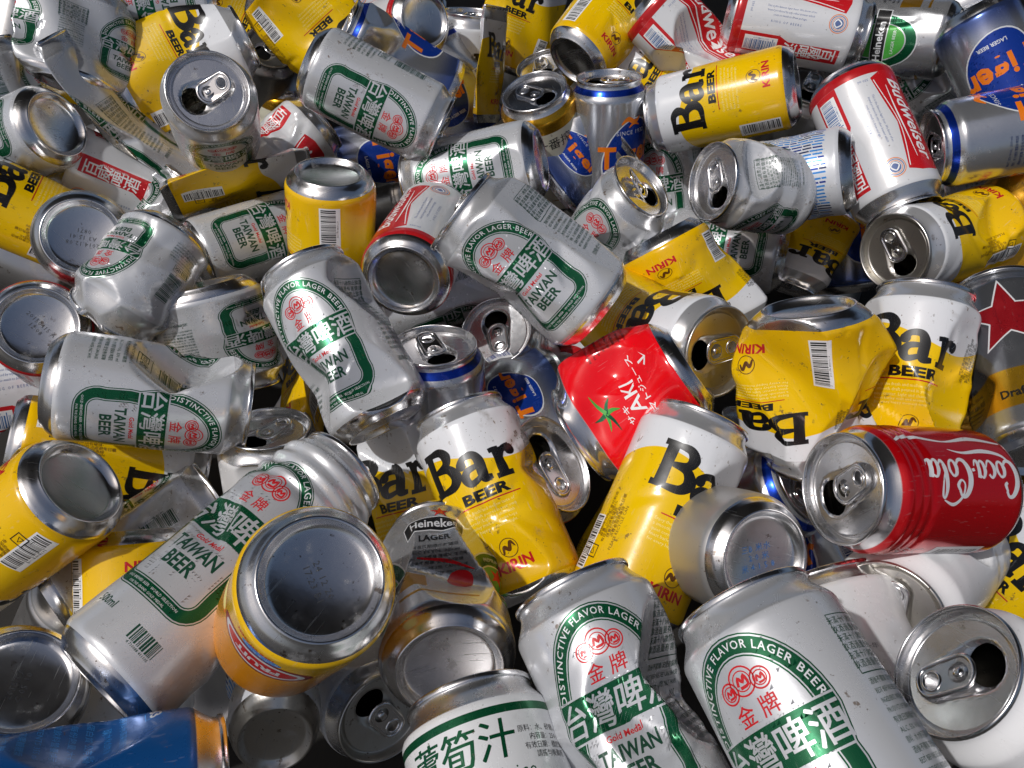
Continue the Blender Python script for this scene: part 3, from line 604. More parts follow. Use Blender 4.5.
def art_cola(H=94):
    rows = wall_profile(H); A = Art(H, [r[0] for r in rows]); W_ = K['white']
    for q in (0, 1):
        c = q * CIRC / 2 - 4
        # script along the can: u runs up the wall, v to the left.  every glyph is a broad-nib stroke
        def g(pts, dx, wd=None, nib=(62, .55, 3.0), k=0): A.stroke([(c + 8 - (y * 1.05), 11 + (x + dx) * .87) for x, y in pts], 1 if wd is None else wd, W_, 3 + k, n=7, nib=None if wd is not None else (nib[0] + 90, nib[1], nib[2]))
        def cap(dx): 
            g([(10.2, 15.0), (8.6, 17.6), (5.2, 17.0), (1.8, 12.0), (.8, 6.0), (2.8, 1.0), (6.6, .4), (10.4, 4.2)], dx, wd=[1.6, 1.4, 2.4, 3.1, 3.3, 2.4, 1.6, .7])
        def oo(dx, k=1): g([(4.2, 8.6), (1.6, 7.2), (.6, 3.6), (2.2, .7), (4.9, 1.8), (6.0, 5.6), (4.2, 8.6)], dx, wd=[1.1, 1.9, 2.5, 1.4, 1.3, 1.7, 1.1], k=k)
        def cc(dx, k=1): g([(5.6, 7.2), (3.8, 8.8), (1.3, 6.6), (.6, 3.2), (2.4, .5), (4.4, .9), (6.6, 3.8)], dx, wd=[1.5, 1.2, 2.0, 2.4, 1.4, 1.1, .7], k=k)
        def aa(dx, k=1): g([(5.4, 7.6), (3.2, 8.8), (.9, 5.4), (1.2, 1.2), (3.6, 1.2), (5.6, 6.2)], dx, wd=[1, 1.2, 2.3, 2, 1, .9], k=k); g([(6.4, 9.0), (5.3, 4.6), (5.4, .9), (7.0, .8), (8.6, 3.2)], dx, wd=[2.2, 2.2, 1.9, 1.1, .6], k=k + 1)
        cap(0); g([(9.6, 15.2), (10.8, 12.2), (9.2, 11.0)], 0, wd=[1.2, 2.0, 1.3], k=1); oo(8.8); cc(16.4); aa(23.6); g([(32.4, 5.0), (34.6, 5.4)], 0, wd=[1.5, 1.5], k=2)
        cap(36); g([(45.8, 15.4), (47.2, 12.6), (44.4, 10.2), (42.2, 12.4), (44.6, 17.8), (51, 21.4), (58, 19.4)], 0, wd=[1.3, 2.0, 1.0, 1.0, 1.3, 1.7, .6], k=2)
        oo(45.2, 2); g([(53.4, 4), (57.2, 10), (59.0, 16.6), (57.4, 18.2), (55.4, 13), (54.6, 5), (56.0, .9), (58.6, 3)], 0, wd=[.7, 1.0, 1.3, 1.2, 2.2, 2.6, 1.6, .7], k=3); aa(58.6, 3)
        g([(3.0, 1.2), (8, -3.2), (20, -5.0), (36, -3.6), (46, -5.4)], 0, wd=[.8, 1.9, 2.5, 1.4, .3], k=3)
        A.stroke([(c + 19, 12), (c + 22, 30), (c + 19.0, 50), (c + 23, 70), (c + 20, 79)], [1.0, 3.2, .9, 2.9, 1.2], W_, 2)
        s = c - CIRC / 4 + 2
        A.rect(s - 5, 18, s + 8, 50, K['pwhite'], 1); A.barcode(s + 1, 20, 8, 27, K['black'], None, 41, True, 1)
        for k in range(5): A.text(('可口可樂碳酸飲料', 'CARBONATED BEVERAGE', '容量 250毫升', '請回收空罐', 'PLEASE RECYCLE')[k], s - 4 + 2.7 * k, 66, 1.8, W_, 3, rot=90, res=1)
    return A.done(), rows
def star(cx, cy, r, r2=.4, rot=90): return [(cx + (r if k % 2 == 0 else r * r2) * math.cos(math.radians(rot + 36 * k)), cy + (r if k % 2 == 0 else r * r2) * math.sin(math.radians(rot + 36 * k))) for k in range(10)]
def art_star(H=122):
    rows = wall_profile(H); A = Art(H, [r[0] for r in rows])
    for q in (0, 1):
        c = q * CIRC / 2; A.poly(star(c, 82, 27, .42), K['white'], 1); A.poly(star(c, 82, 24.4, .42), K['crimson'], 2)
        A.text('Draft One', c, 28, 5, K['black'], 2, bold=.03)
    A.barcode(CIRC / 4 + 2, 18, 12, 30, K['black'], K['pwhite'], 51); smalllines(A, 3 * CIRC / 4, 26, 70, 12, 24, K['black'], random.Random(1), 1.7)
    return A.done(), rows
def art_heineken(H=115):
    rows = wall_profile(H); A = Art(H, [r[0] for r in rows])
    for q in (0, 1):
        c = q * CIRC / 2; el = lambda rx, ry, cy=56: [(c + rx * math.cos(a), cy + ry * math.sin(a)) for a in np.linspace(0, 2 * PI, 32, endpoint=False)]
        A.poly(el(23, 31), K['white'], 0); A.poly(el(22, 30), K['green'], 1); A.poly(el(15.5, 22), K['silver'], 2); A.poly(el(14.6, 21), K['lgreen'], 3)
        A.rect(c - 27, 50, c + 27, 62, K['white'], 4); A.rect(c - 26.3, 50.7, c + 26.3, 61.3, K['black'], 5); A.text('Heineken', c, 53.2, 6.0, K['white'], 6, bold=.02, xs=1.0)
        A.poly(star(c, 71, 6.4), K['red'], 5); A.text('LAGER BEER', c, 43, 2.4, K['white'], 5); A.text('PREMIUM QUALITY', 0, 0, 2.4, K['white'], 4, arc=(c, 56, 17.4, 24.6))
        x = c + CIRC / 4; A.rect(x - 21, 78, x + 21, 88, K['white'], 4); A.rect(x - 20.4, 78.6, x + 20.4, 87.4, K['black'], 5); A.text('Heineken', x, 80.8, 5.2, K['white'], 6, bold=.02)
        A.poly(star(x + 4, 93, 5.6), K['red'], 5); A.text('LAGER', x, 71, 4, K['black'], 5, bold=.03); A.rect(x - 22, 22, x + 20, 24, K['gold'], 1); A.disc(x + 12, 42, 7, K['red'], 2); A.stroke([(x - 10, 60), (x + 6, 56), (x + 20, 48)], [1, 2.4, .6], K['red'], 4); A.rect(x - 22, 30, x - 6, 46, K['gold'], 1)
        smalllines(A, c + CIRC / 4, 48, 66, 6, 34, K['black'], random.Random(1), 1.8)
    return A.done(), rows
def art_stripes(H=115):
    rows = wall_profile(H); A = Art(H, [r[0] for r in rows]); rnd = random.Random(8); ds = 2.9
    for k in range(int(CIRC / ds)):
        t = 20 + rnd.uniform(0, 5)
        while t < 82:
            L_ = rnd.uniform(5, 16); c = rnd.choice((K['blue'], K['lblue'], K['lblue'], K['navy'])); x = k * ds + 1
            A.tris([(x, t), (x + 1.35, t + .5), (x + 1.35, t + L_ + .5), (x, t + L_)], [(0, 1, 2), (0, 2, 3)], c, 1); t += L_ + rnd.uniform(.7, 1.6)
    for q in (0, 1): smalllines(A, q * CIRC / 2 + 30, 86, 94, 3, 22, K['navy'], rnd, 1.7)
    return A.done(), rows
def art_juice(H=104):
    rows = wall_profile(H); A = Art(H, [r[0] for r in rows]); G = K['green']
    A.rect(-CIRC / 2, H - 19.5, CIRC / 2, H - 16.2, G, 1)
    for q in (0, 1):
        c = q * CIRC / 2; A.text('蘆筍汁', c - 2, 69, 11, G, 3, fat=.03, shear=.12); A.text('Asparagus Juice', c + 2, 59.5, 5, G, 3, spacing=1.1)
        A.text('津', c - 22, 54, 7, K['red'], 3)
        A.stroke([(c - 22, 22), (c - 8, 30), (c + 6, 26), (c + 20, 38)], [2, 5, 6, 1], K['lgreen'], 2); A.stroke([(c - 16, 14), (c, 22), (c + 18, 18)], [2, 6, 1], G, 2); A.disc(c + 14, 24, 6, K['lyellow'], 4)
        for k in range(4): A.text(('原料：水、砂糖、蘆筍', '内容量：250 ml', '有效日期：標於罐底', '請搖勻後飲用')[k], c + 38, 76 - 3.4 * k, 2.0, K['black'], 3, res=1)
    return A.done(), rows
def art_orange(H=115):
    rows = wall_profile(H); A = Art(H, [r[0] for r in rows])
    for q in (0, 1):
        c = q * CIRC / 2; el = lambda rx, ry, cy: [(c + rx * math.cos(a), cy + ry * math.sin(a)) for a in np.linspace(0, 2 * PI, 30, endpoint=False)]
        A.poly(el(25, 13, 34), K['crimson'], 1); A.poly(el(22, 10.6, 34), K['white'], 2); A.poly(el(19, 8, 34), K['red'], 3); A.text('FRUIT', c, 31, 6, K['white'], 4, bold=.04)
        A.poly(el(10, 3.4, 19.5), K['lblue'], 1); A.text('fresh & fruity', c, 18.4, 2.2, K['white'], 3, res=1); A.text('100% VITAMIN', c + 4, 14, 2.2, K['red'], 3, res=1, bold=.03)
        A.disc(c + 34, 40, 9, K['orange'], 1); A.disc(c + 34, 40, 7.6, K['lyellow'], 2); A.stroke([(c + 40, 18), (c + 46, 26), (c + 52, 24)], [1, 5, 1], K['lgreen'], 2)
    return A.done(), rows
def art_saki(H=115):
    rows = wall_profile(H); A = Art(H, [r[0] for r in rows]); W_ = K['pwhite']
    for q in (0, 1):
        c = q * CIRC / 2
        for k, an in enumerate((95, 160, 200, 262, 310, 20)):
            L_ = (14, 13, 16, 15, 13, 17)[k]; A.stroke([(c, 84), (c + .5 * L_ * math.cos(math.radians(an + 8)), 84 + .5 * L_ * math.sin(math.radians(an + 8))), (c + L_ * math.cos(math.radians(an)), 84 + L_ * math.sin(math.radians(an)))], [4, 2.8, .3], K['lgreen'] if k % 2 else K['green'], 2 + k)
        A.text('AKI', c + 1, 46, 14, W_, 3, xs=.85, bold=.01); A.text('サキ', c - 9, 62, 5, W_, 3, fat=.04); A.text('トマトジュース', c + 3, 37, 5.0, W_, 3, fat=.04)
        A.stroke([(c + 19, 32), (c + 19, 22), (c + 24, 26), (c + 19, 22), (c + 15, 27)], 1.6, W_, 3, n=1); A.stroke([(c - 20, 24), (c - 16, 28), (c - 12, 28)], [2, 3, 2], W_, 3)
        smalllines(A, c + 48, 30, 70, 8, 24, K['black'], random.Random(3), 2)
    return A.done(), rows
def art_blue(H=122):
    rows = wall_profile(H); A = Art(H, [r[0] for r in rows]); C = K['lblue']; rnd = random.Random(5)
    for q in range(4):
        c = q * CIRC / 4; A.text('83', c - 6, 92, 4.5, K['silver'], 3, bold=.03)
        A.stroke([(c - 8, 90), (c - 3, 90), (c - 3, 97)], .5, C, 2, n=1)
        for k in range(11): A.text(('碳酸飲料營養標示', '每份熱量 大卡', '蛋白質 公克 脂肪', '碳水化合物 鈉', '原料水高果糖糖漿', 'CONTENTS 355 ml')[k % 6], c, 20 + 6 * k, 2.3, C, 3, res=1)
    return A.done(), rows
def art_goldcan(H=115):
    rows = wall_profile(H); A = Art(H, [r[0] for r in rows])
    for q in (0, 1, 2):
        c = q * CIRC / 3
        for k in range(7): A.text(('喝酒不開車', '開車不喝酒', 'ICHIBAN SHIBORI', '100% MALT', '一番搾り', 'PREMIUM DRAFT', '麥芽第一道')[k], c, 26 + 6.2 * k, 2.9, K['green'], 3, res=1)
        A.text('KIRIN', c, 84, 5, K['red'], 3, bold=.04) if q else A.text('一番搾', c, 76, 8, K['black'], 3)
        A.rect(c - 15, 20, c + 15, 20.8, K['gold'], 2)
    return A.done(), rows
def art_plainwhite(H=115):
    rows = wall_profile(H); A = Art(H, [r[0] for r in rows])
    for q in (0, 1):
        c = q * CIRC / 2
        for k in range(6): A.text(('原味無糖', '營養標示 每份', '熱量 大卡', '容量330ml', '請回收', '保存期限一年')[k], c + 10, 30 + 4.3 * k, 2.6, K['grey'], 3, res=1)
        A.barcode(c + 40, 22, 16, 12, K['black'], None, 61 + q, False)
        A.text('果汁', c - 12, 60, 9, K['crimson'], 3)
    return A.done(), rows
# ------------------------------------------------------------------ wall paint per kind (procedural zones of the print)
AL = (.80, .80, .81)
def fn_lager(H):
    def f(q, s, t, V):
        c = q.mix(q.step(q.noise(V, 9, 2), .35, .7), (.66, .675, .705), (.71, .725, .75)); c, k = neck(q, t, H, c, 0, (.62, .63, .65)); met = q.math('ADD', .38, q.math('MULTIPLY', k, .25)); return c, met, .26
    return f
def fn_bar(H):
    def f(q, s, t, V):
        wv = q.math('MULTIPLY', q.math('SINE', q.math('MULTIPLY', s, 2 * 2 * PI / CIRC)), -7.0)
        top = q.step(q.math('SUBTRACT', t, wv), 85.6, 86.1)
        ye = q.mix(q.step(t, 55, 8), lin(242, 198, 7), lin(238, 188, 9)); c = q.mix(top, ye, lin(226, 228, 232))
        c, k = neck(q, t, H, c, 0, (.74, .75, .77), 12.5); met = q.math('ADD', .0, q.math('MULTIPLY', k, .7)); return c, met, .2
    return f
def fn_tiger(H):
    def f(q, s, t, V):
        band = q.math('MULTIPLY', q.step(t, H - 10.5, H - 10.2), q.step(t, H - 5.6, H - 5.9)); low = q.step(t, 34, 10)
        c = q.mix(low, (.64, .66, .70), (.10, .16, .42)); c = q.mix(band, c, lin(20, 60, 170)); return c, .85, .22
    return f
def fn_bud(H):
    def f(q, s, t, V):
        c, k = neck(q, t, H, (.76, .77, .79), 0, AL, 12.5); b = q.step(t, 16.2, 15.8); c = q.mix(b, c, lin(188, 30, 36)); return c, q.math('ADD', .15, q.math('MULTIPLY', k, .75)), .2
    return f
def fn_const(col, met, rg, H, ncol=AL, nmet=.95, lo=12.5, bot=None):
    def f(q, s, t, V):
        c, k = neck(q, t, H, col, 0, ncol, lo); m_ = q.math('ADD', met, q.math('MULTIPLY', k, nmet - met))
        return c, m_, rg
    return f
def fn_cola(H):
    def f(q, s, t, V):
        c, k = neck(q, t, H, lin(212, 10, 22), 0, AL, 9.5); return c, q.math('ADD', .55, q.math('MULTIPLY', k, .43)), .17
    return f
def fn_star(H):
    def f(q, s, t, V):
        lo = q.step(t, 46.5, 46); c = q.mix(lo, (.22, .23, .25), lin(204, 158, 40)); c = q.mix(q.step(t, 22, 21.5), c, (.40, .42, .45)); return c, .82, .25
    return f
def fn_gold(H):
    def f(q, s, t, V):
        up = q.step(t, H - 24.2, H - 23.8); c = q.mix(up, lin(226, 222, 200), lin(214, 160, 36)); met = q.math('ADD', .12, q.math('MULTIPLY', up, .75)); c = q.mix(q.step(t, H - 9, H - 8.6), c, AL); return c, met, .24
    return f
def fn_orange(H):
    def f(q, s, t, V):
        c = q.mix(q.step(t, 12, 60), lin(252, 200, 24), lin(248, 160, 20)); c, k = neck(q, t, H, c, 0, AL, 12.5); return c, q.math('ADD', .12, q.math('MULTIPLY', k, .8)), .22
    return f
def fn_redring(H):
    def f(q, s, t, V):
        b = q.step(t, H - 24.2, H - 23.9); c = q.mix(b, (.20, .15, .09), lin(190, 30, 34)); c, k = neck(q, t, H, c, 0, AL, 12.5); return c, .65, .28
    return f
def add(kind, name, art, H, fn, cat='can', coat=.12, dirt=.35, **k):
    a, rows = art if art else (None, wall_profile(H))
    TYPES[kind] = dict(name=name, H=H, rows=rows, art=a, cat=cat, mat=material('wall_' + kind, None, fn=fn, coat=coat, dirt=dirt, scratch=.12, bump=.06), **k)
add('lager', 'beer_can', art_lager(115), 115, fn_lager(115), dirt=.5); add('tall', 'tall_beer_can', art_lager(168, True), 168, fn_lager(168))
add('bar', 'beer_can', art_bar(), 122, fn_bar(122), dirt=.5); _b = TYPES['bar']; TYPES['stained'] = dict(_b, mat=material('wall_stained', None, fn=fn_bar(122), coat=.05, dirt=1.1, scratch=.2, bump=.1)); add('tiger', 'beer_can', art_tiger(), 115, fn_tiger(115)); add('bud', 'beer_can', art_bud(), 122, fn_bud(122))
add('cola', 'cola_can', art_cola(), 94, fn_cola(94), dirt=.1, coat=.5, pre=(('g', 68, 5, 3, 1.3),)); add('star', 'beer_can', art_star(), 122, fn_star(122)); add('oval', 'beer_can', art_heineken(), 115, fn_const((.62, .63, .65), .8, .25, 115))
add('stripes', 'drink_can', art_stripes(), 115, fn_const((.74, .76, .80), .2, .3, 115)); add('juice', 'juice_can', art_juice(), 104, fn_const((.76, .77, .78), .1, .28, 104))
add('orange', 'juice_can', art_orange(), 115, fn_orange(115), dirt=.1, coat=.5); add('tomato', 'juice_can', art_saki(), 115, fn_const(lin(238, 14, 28), .0, .17, 115), coat=.5, dirt=.15)
add('blue', 'soda_can', art_blue(), 122, fn_const(lin(22, 84, 152), .3, .28, 122)); add('gold', 'beer_can', art_goldcan(), 115, fn_gold(115)); add('white', 'drink_can', art_plainwhite(), 115, fn_const((.76, .76, .77), .08, .26, 115))
add('tin', 'food_tin', None, 54, fn_const((.50, .49, .48), .7, .40, 54, (.50, .49, .48), .7, 1), 'tin', dirt=.4, pre=(('g', 9, 30, 1, .5),)); add('plain', 'drink_can', None, 115, fn_const((.66, .65, .64), .95, .32, 115), dirt=.5); add('redring', 'beer_can', None, 115, fn_redring(115)); add('snow', 'drink_can', None, 115, fn_const((.84, .84, .85), .0, .24, 115, (.84, .84, .85), .0, 6), dirt=.1)
add('amber', 'beer_can', None, 122, fn_const(lin(205, 150, 26), .55, .25, 122, (.60, .45, .2)), dirt=.6)
DEEP = [('white', 'white can deep between the orange juice can and the level lager can', 330, 420), 
 ('amber', 'gold can in the dark beneath the can with the red star', 985, 440), 
 ('plain', 'shadowed silver can glimpsed in the dark gap right of the blue soda can', 235, 700),
 ('bar', 'yellow can deep in the gap below the leaning lager can', 300, 400), ]
# ------------------------------------------------------------------ the ground under the heap
def ground():
    n = 40; V = []; Fq = []
    for j in range(n + 1):
        for i in range(n + 1): V.append((-30000 + 60000 * i / n, -30000 + 60000 * j / n, -235.0))
    for j in range(n):
        for i in range(n): Fq.append((j * (n + 1) + i, j * (n + 1) + i + 1, (j + 1) * (n + 1) + i + 1, (j + 1) * (n + 1) + i))
    m = bpy.data.materials.new('gap_shade_floor'); m.use_nodes = True; q = NT(m); p = m.node_tree.nodes['Principled BSDF']; tc = q.n('ShaderNodeTexCoord').outputs['Object']
    q.put(p.inputs['Base Color'], q.mix(q.noise(tc, 14, 6, .6), (.010, .009, .008), (.028, .025, .021))); p.inputs['Roughness'].default_value = .9  # near-black colour stands in for the deep shade between the cans
    o = bpy.data.objects.new('ground', mesh_from('ground', V, Fq, [m])); COL.objects.link(o); o['kind'] = 'structure'
ground()
def sky_blocker():
    # added slab out of frame: blocks sky to darken gaps and metal reflections
    V = [(x, y, z) for z in (1900, 1960) for y in (420, 4200) for x in (-3600, 3600)]; F_ = [(0, 1, 3, 2), (4, 6, 7, 5), (0, 4, 5, 1), (2, 3, 7, 6), (0, 2, 6, 4), (1, 5, 7, 3)]
    m = bpy.data.materials.new('shed_roof'); m.use_nodes = True; q = NT(m); p = m.node_tree.nodes['Principled BSDF']; tc = q.n('ShaderNodeTexCoord').outputs['Object']
    q.put(p.inputs['Base Color'], q.mix(q.noise(tc, 2, 5, .6), (.10, .095, .09), (.16, .15, .14))); p.inputs['Roughness'].default_value = .8
    o = bpy.data.objects.new('shed_roof', mesh_from('shed_roof', V, F_, [m], smooth_=False)); COL.objects.link(o); o['kind'] = 'structure'
sky_blocker()
C = make_can
R_ = lambda n, d, s=1: ('r', n, d, s)
# ============ front of the picture
C('cola', 'shiny red cola can with white script lying on its side, open mouth to the left', 841, 488, w=131, ax=179, el=42, roll=20, anchor='l', hd=215, L=0)
C('snow', 'plain white can in the bottom right corner with its opened mouth and tab facing out', 954, 670, w=162, ax=143, el=48, roll=0, anchor='l', hd=22, L=0)
C('lager', 'upright white and green lager can at bottom centre right, smooth and undented', 742, 606, w=165, ax=117, el=-14, roll=-24, anchor='l', L=0)
C('lager', 'white and green lager can with a pinched waist, left of the smooth upright one', 572, 590, w=152, ax=116, el=-12, roll=0, anchor='l', L=1,
  warps=[('d', 70, 62, 11, .38, .85, .25), ('d', 10, 52, 5, .22, .8, .9), ('d', -70, 34, 9, .4, .7, -.4), ('h', 90, 60, 50, 7)])
C('juice', 'white asparagus juice can with a green ring and green writing at the bottom edge', 470, 700, w=139, ax=107, el=-18, roll=-14, anchor='l', L=0, warps=[('d', 60, 40, 5, .3, .7)])
C('oval', 'crushed silver can with a black name banner and red star, round base towards the viewer', 450, 672, w=136, ax=98, el=-50, roll=-90, anchor='b', L=1,
  warps=[('d', 8, 46, 10, .25, .6, .5), ('d', -60, 60, 9, .2, .55, -.6), ('d', 60, 70, 8, .2, .55, .5)])
C('orange', 'orange and yellow fruit juice can turned bottom up, its round base filling the view', 322, 578, w=162, ax=233, el=-73, roll=0, anchor='b', code=dict(lines=('24 12 20', '17:23 B1'), size=2.8, rot=118), L=0)
C('tall', 'long half-litre white and green can lying slantwise with pressed rings near its top', 240, 562, w=132, ax=44, el=-13, roll=-36, anchor='m', L=1,
  warps=[('c', 124, 160, .8, 3, .4), ('g', 122, 9.5, 4, 2.4), ('d', -50, 84, 5, .3, .7, .6), ('d', 40, 112, 5, .3, .7, -.8)])
C('bar', 'yellow can in the left margin with its dull round base turned up to the right', 82, 482, w=110, ax=221, el=-42, roll=75, anchor='b', L=1, warps=[('d', 40, 70, 4, .2, .6)])
C('blue', 'long blue soda can with pale small print lying along the bottom left edge', 66, 812, w=150, ax=11, el=4, roll=20, anchor='m', L=0, warps=[('d', -60, 70, 7, .25, .8, .3), ('d', 20, 30, 5, .4, .8)])
C('plain', 'dark silver can at the left edge showing its round bottom, above the blue can', 22, 680, w=134, ax=255, el=-66, anchor='b', code=dict(lines=('2015.03', 'C 05 10'), size=2.8), L=1)
C('bar', 'yellow and white can standing lid down beneath the long half-litre can', 134, 632, w=122, ax=-82, el=-6, roll=-195, L=3, warps=[R_(3, 7, 4)])
C('stripes', 'crushed can with blue and white stripes below the orange juice can', 275, 742, w=106, ax=96, el=-30, roll=10, anchor='b', L=2, warps=[('s', 90, 20, 60, .72), ('d', 0, 40, 10, .4, .8), ('c', 20, 90, .6, 4, 3)], metal=m_metal_dull())
C('white', 'white can with its dull opened lid tucked under the crushed can with the black banner', 384, 718, w=112, ax=-48, el=50, roll=0, anchor='l', hd=140, L=3, warps=[R_(2, 6, 4)], metal=m_metal_dull())
C('lager', 'flattened white and green can with a bar code squeezed behind the long half-litre can', 138, 548, w=110, ax=34, el=0, roll=88, L=3, warps=[('f', 20, 60, 60, .5), ('q', 3, 7, 2)])
C('plain', 'dark silver can end in the gap left of the long half-litre can', 88, 588, w=104, ax=250, el=-58, anchor='b', L=4, metal=m_metal_dull())
C('tin', 'short plain grey tin with blue stamped marks on its round end', 766, 560, w=118, ax=163, el=-50, anchor='b', code=dict(lines=('三B 米水', '· 2 0 米', '米 4 1 5 8'), size=3.0, rot=-25, mat='sblue'), L=0)
C('bar', 'tall yellow and white can with a big black B behind the short grey tin', 702, 420, w=112, ax=67, el=-12, roll=30, anchor='l', L=1, warps=[('d', 60, 88, 4, .3, .6)])
C('stained', 'dirty yellow and white beer can in the middle with its black lettering facing out', 459, 412, w=109, ax=112, el=-14, roll=-10, anchor='l', L=1, warps=[('d', -10, 22, 7, .22, .7, .4), ('d', 70, 70, 4, .3, .7)])
C('bar', 'creased yellow and white beer can half hidden left of the dirty middle one', 400, 418, w=112, ax=104, el=-10, roll=-42, anchor='l', L=3, warps=[('d', -30, 84, 15, .3, .6, .8), ('d', 30, 96, 8, .2, .55, -.9), ('q', 3, 7, 3)])
C('redring', 'brown can with a red neck band and squashed open lid at the centre', 553, 464, w=112, ax=28, el=56, anchor='l', hd=118, L=1, warps=[('c', 10, 90, .5, 3, 1), ('s', 0, 112, 44, .6), ('l', 0, 10, 60), R_(3, 7, 2)])
C('tomato', 'crushed bright red tomato juice can with white writing and a green calyx', 634, 400, w=118, ax=213, el=-8, roll=4, L=2, warps=[('c', 14, 98, .62, 2, .4), ('q', 3, 4, 4), ('d', 40, 40, 6, .25, .6, -.6), ('f', 0, 48, 36, .6)])
C('bar', 'crumpled yellow can above the red cola can, bar code near its upturned base', 808, 306, w=112, ax=-84, el=-14, roll=-112, anchor='b', L=1,
  warps=[('c', 40, 104, .66, 2, .5), ('d', 20, 40, 12, .14, .52, .9), ('d', -70, 74, 15, .35, .6, -.5), ('d', -10, 84, 10, .3, .75, -.6), ('f', 0, 56, 44, .62), ('d', 40, 72, 8, .16, .55, -1.0), ('d', -30, 80, 6, .3, .8, .6)])
C('bar', 'yellow and white beer can with large black letters, beside the can with the red star', 925, 294, w=116, ax=84, el=-18, roll=-2, anchor='l', L=2, warps=[('d', -10, 34, 13, .4, .6, .6), ('d', 55, 60, 8, .14, .55, -.5), ('d', -60, 66, 7, .14, .55, .5), ('c', 14, 50, .75, 2, .8)])
C('star', 'dark silver and gold can with a large red star on the right edge', 1019, 370, w=116, ax=105, el=-28, roll=4, L=2, warps=[('d', -60, 40, 6, .3, .8)])
C('tiger', 'silver can with a blue neck ring between the grey tin and red cola can', 806, 480, w=100, ax=22, el=30, roll=20, anchor='l', hd=80, L=3, warps=[R_(2, 7, 3)])
C('tiger', 'silver and blue can deep under the mouth of the red cola can', 800, 555, w=104, ax=110, el=0, roll=-30, L=4, warps=[R_(2, 8, 5)])
C('amber', 'brown gold can end peeping out behind the neck of the tall yellow can', 757, 428, w=74, ax=60, el=20, anchor='l', L=4)
C('snow', 'white can with a dark open lid, behind and left of the plain white corner can', 888, 614, w=114, ax=226, el=58, anchor='l', hd=250, L=1, warps=[('d', 0, 50, 8, .4, .7)], metal=m_metal_dull())
C('white', 'crumpled off-white can with grey small print right of the smooth lager can', 856, 668, w=108, ax=106, el=-20, roll=-10, L=1, warps=[('c', 20, 100, .8, 2, .5), ('s', 0, 104, 40, .55), ('s', 90, 60, 60, .88), ('d', -60, 60, 9, .2, .6), ('q', 3, 6, 5)])
C('stained', 'torn dirty yellow can under the right end of the red cola can', 990, 580, w=92, ax=40, el=0, roll=200, L=2, warps=[('f', 40, 60, 90, .3), ('q', 4, 10, 4)])
# ============ left middle
C('lager', 'white and green can lying level at the left, deeply dented along its top', 153, 395, w=104, ax=-7, el=3, roll=40, L=1, warps=[('d', -62, 78, 15, .42, .85, .35), ('d', -30, 62, 5, .3, .8, -.5)])
C('white', 'white can whose tilted open lid shows right below the level lager can', 267, 428, w=108, ax=98, el=28, anchor='l', hd=205, L=2, warps=[R_(1, 8, 2)])
C('bar', 'shaded yellow can behind the one in the left margin, its white top to the right', 112, 452, w=106, ax=-8, el=-4, roll=70, L=3, warps=[('q', 4, 9, 5)])
C('lager', 'leaning white and green lager can in the left centre with glinting dark green print', 303, 270, w=101, ax=116, el=-22, roll=-24, anchor='l', L=1, warps=[('d', 62, 84, 9, .3, .8, .3), ('d', -70, 40, 8, .3, .8), ('d', 10, 20, 8, .3, .7, .2)])
C('lager', 'squashed white and green can upside down, left of the leaning lager can', 202, 284, w=108, ax=-76, el=-6, roll=-48, anchor='b', L=3, warps=[('c', 10, 105, .62, 2, 1.0), ('s', 0, 70, 90, .62), ('d', 10, 60, 9, .35, .85, .6), ('d', -40, 30, 6, .4, .8), ('l', 90, 8, 10)])
C('lager', 'crumpled white can with a bent lid and tab, pressed against the upside-down can', 114, 316, w=88, ax=236, el=18, roll=60, anchor='l', hd=-60, L=1, warps=[('c', 8, 100, .55, 3, 1.6), ('d', 10, 80, 9, .4, .85, .8), ('s', 0, 115, 40, .7), ('b', 180, 60, 40, 50)])
C('plain', 'silver can turned bottom up with a stamped code, the rounder of two at the left', 82, 236, w=97, ax=-52, el=-79, anchor='b', code=dict(lines=('2014.12.08', 'A3 15:41', '0871'), size=2.8, rot=-40), L=1)
C('bud', 'silver-bottomed can at the left edge below the other upturned can', 37, 325, w=98, ax=-58, el=-78, anchor='b', roll=150, code=dict(lines=('20150415 A', '12:08'), size=2.8, rot=20), L=2)
C('bud', 'red and white can scrap under the upturned can at the left edge', 26, 388, w=88, ax=10, el=0, roll=-60, L=4, warps=[('s', 0, 60, 60, .6), R_(3, 10, 2)])
C('bar', 'upright yellow can with a bar code and its dented base on top', 330, 171, w=94, ax=-92, el=-24, roll=-104, anchor='b', L=1)
C('bud', 'red and white can pointing its stained, scaly base at the viewer', 403, 281, w=99, ax=61, el=-60, roll=-60, anchor='b', L=1, metal=m_metal(), warps=[R_(1, 4, 2)])
C('tiger', 'silver can with a blue neck ring and raised tab below the stained base', 434, 345, w=91, ax=94, el=28, roll=80, anchor='l', hd=-45, L=1, tab_up=14)
C('bud', 'small silver lid in the shadow under the big creased lager can', 496, 331, w=84, ax=130, el=62, anchor='l', hd=100, L=3)
C('lager', 'big creased white and green lager can in the centre, printed label facing out', 533, 259, w=110, ax=142, el=3, roll=-22, L=0, warps=[('c', 6, 100, .88, 3, .3), ('d', 55, 64, 7, .12, .5, .2), ('d', -8, 60, 4.5, .1, .55, .9), ('d', 18, 40, 4, .14, .6, -.9), ('d', -75, 50, 7, .2, .6, .1), ('h', 90, 90, 30, -5)])
C('lager', 'white and green can with a torn tilted lid, right of the big creased one', 642, 186, w=92, ax=58, el=19, roll=-25, anchor='l', hd=-20, L=1, warps=[('l', 60, 14, 80), ('d', 20, 60, 9, .35, .85, .3), ('s', 90, 112, 26, .9)])
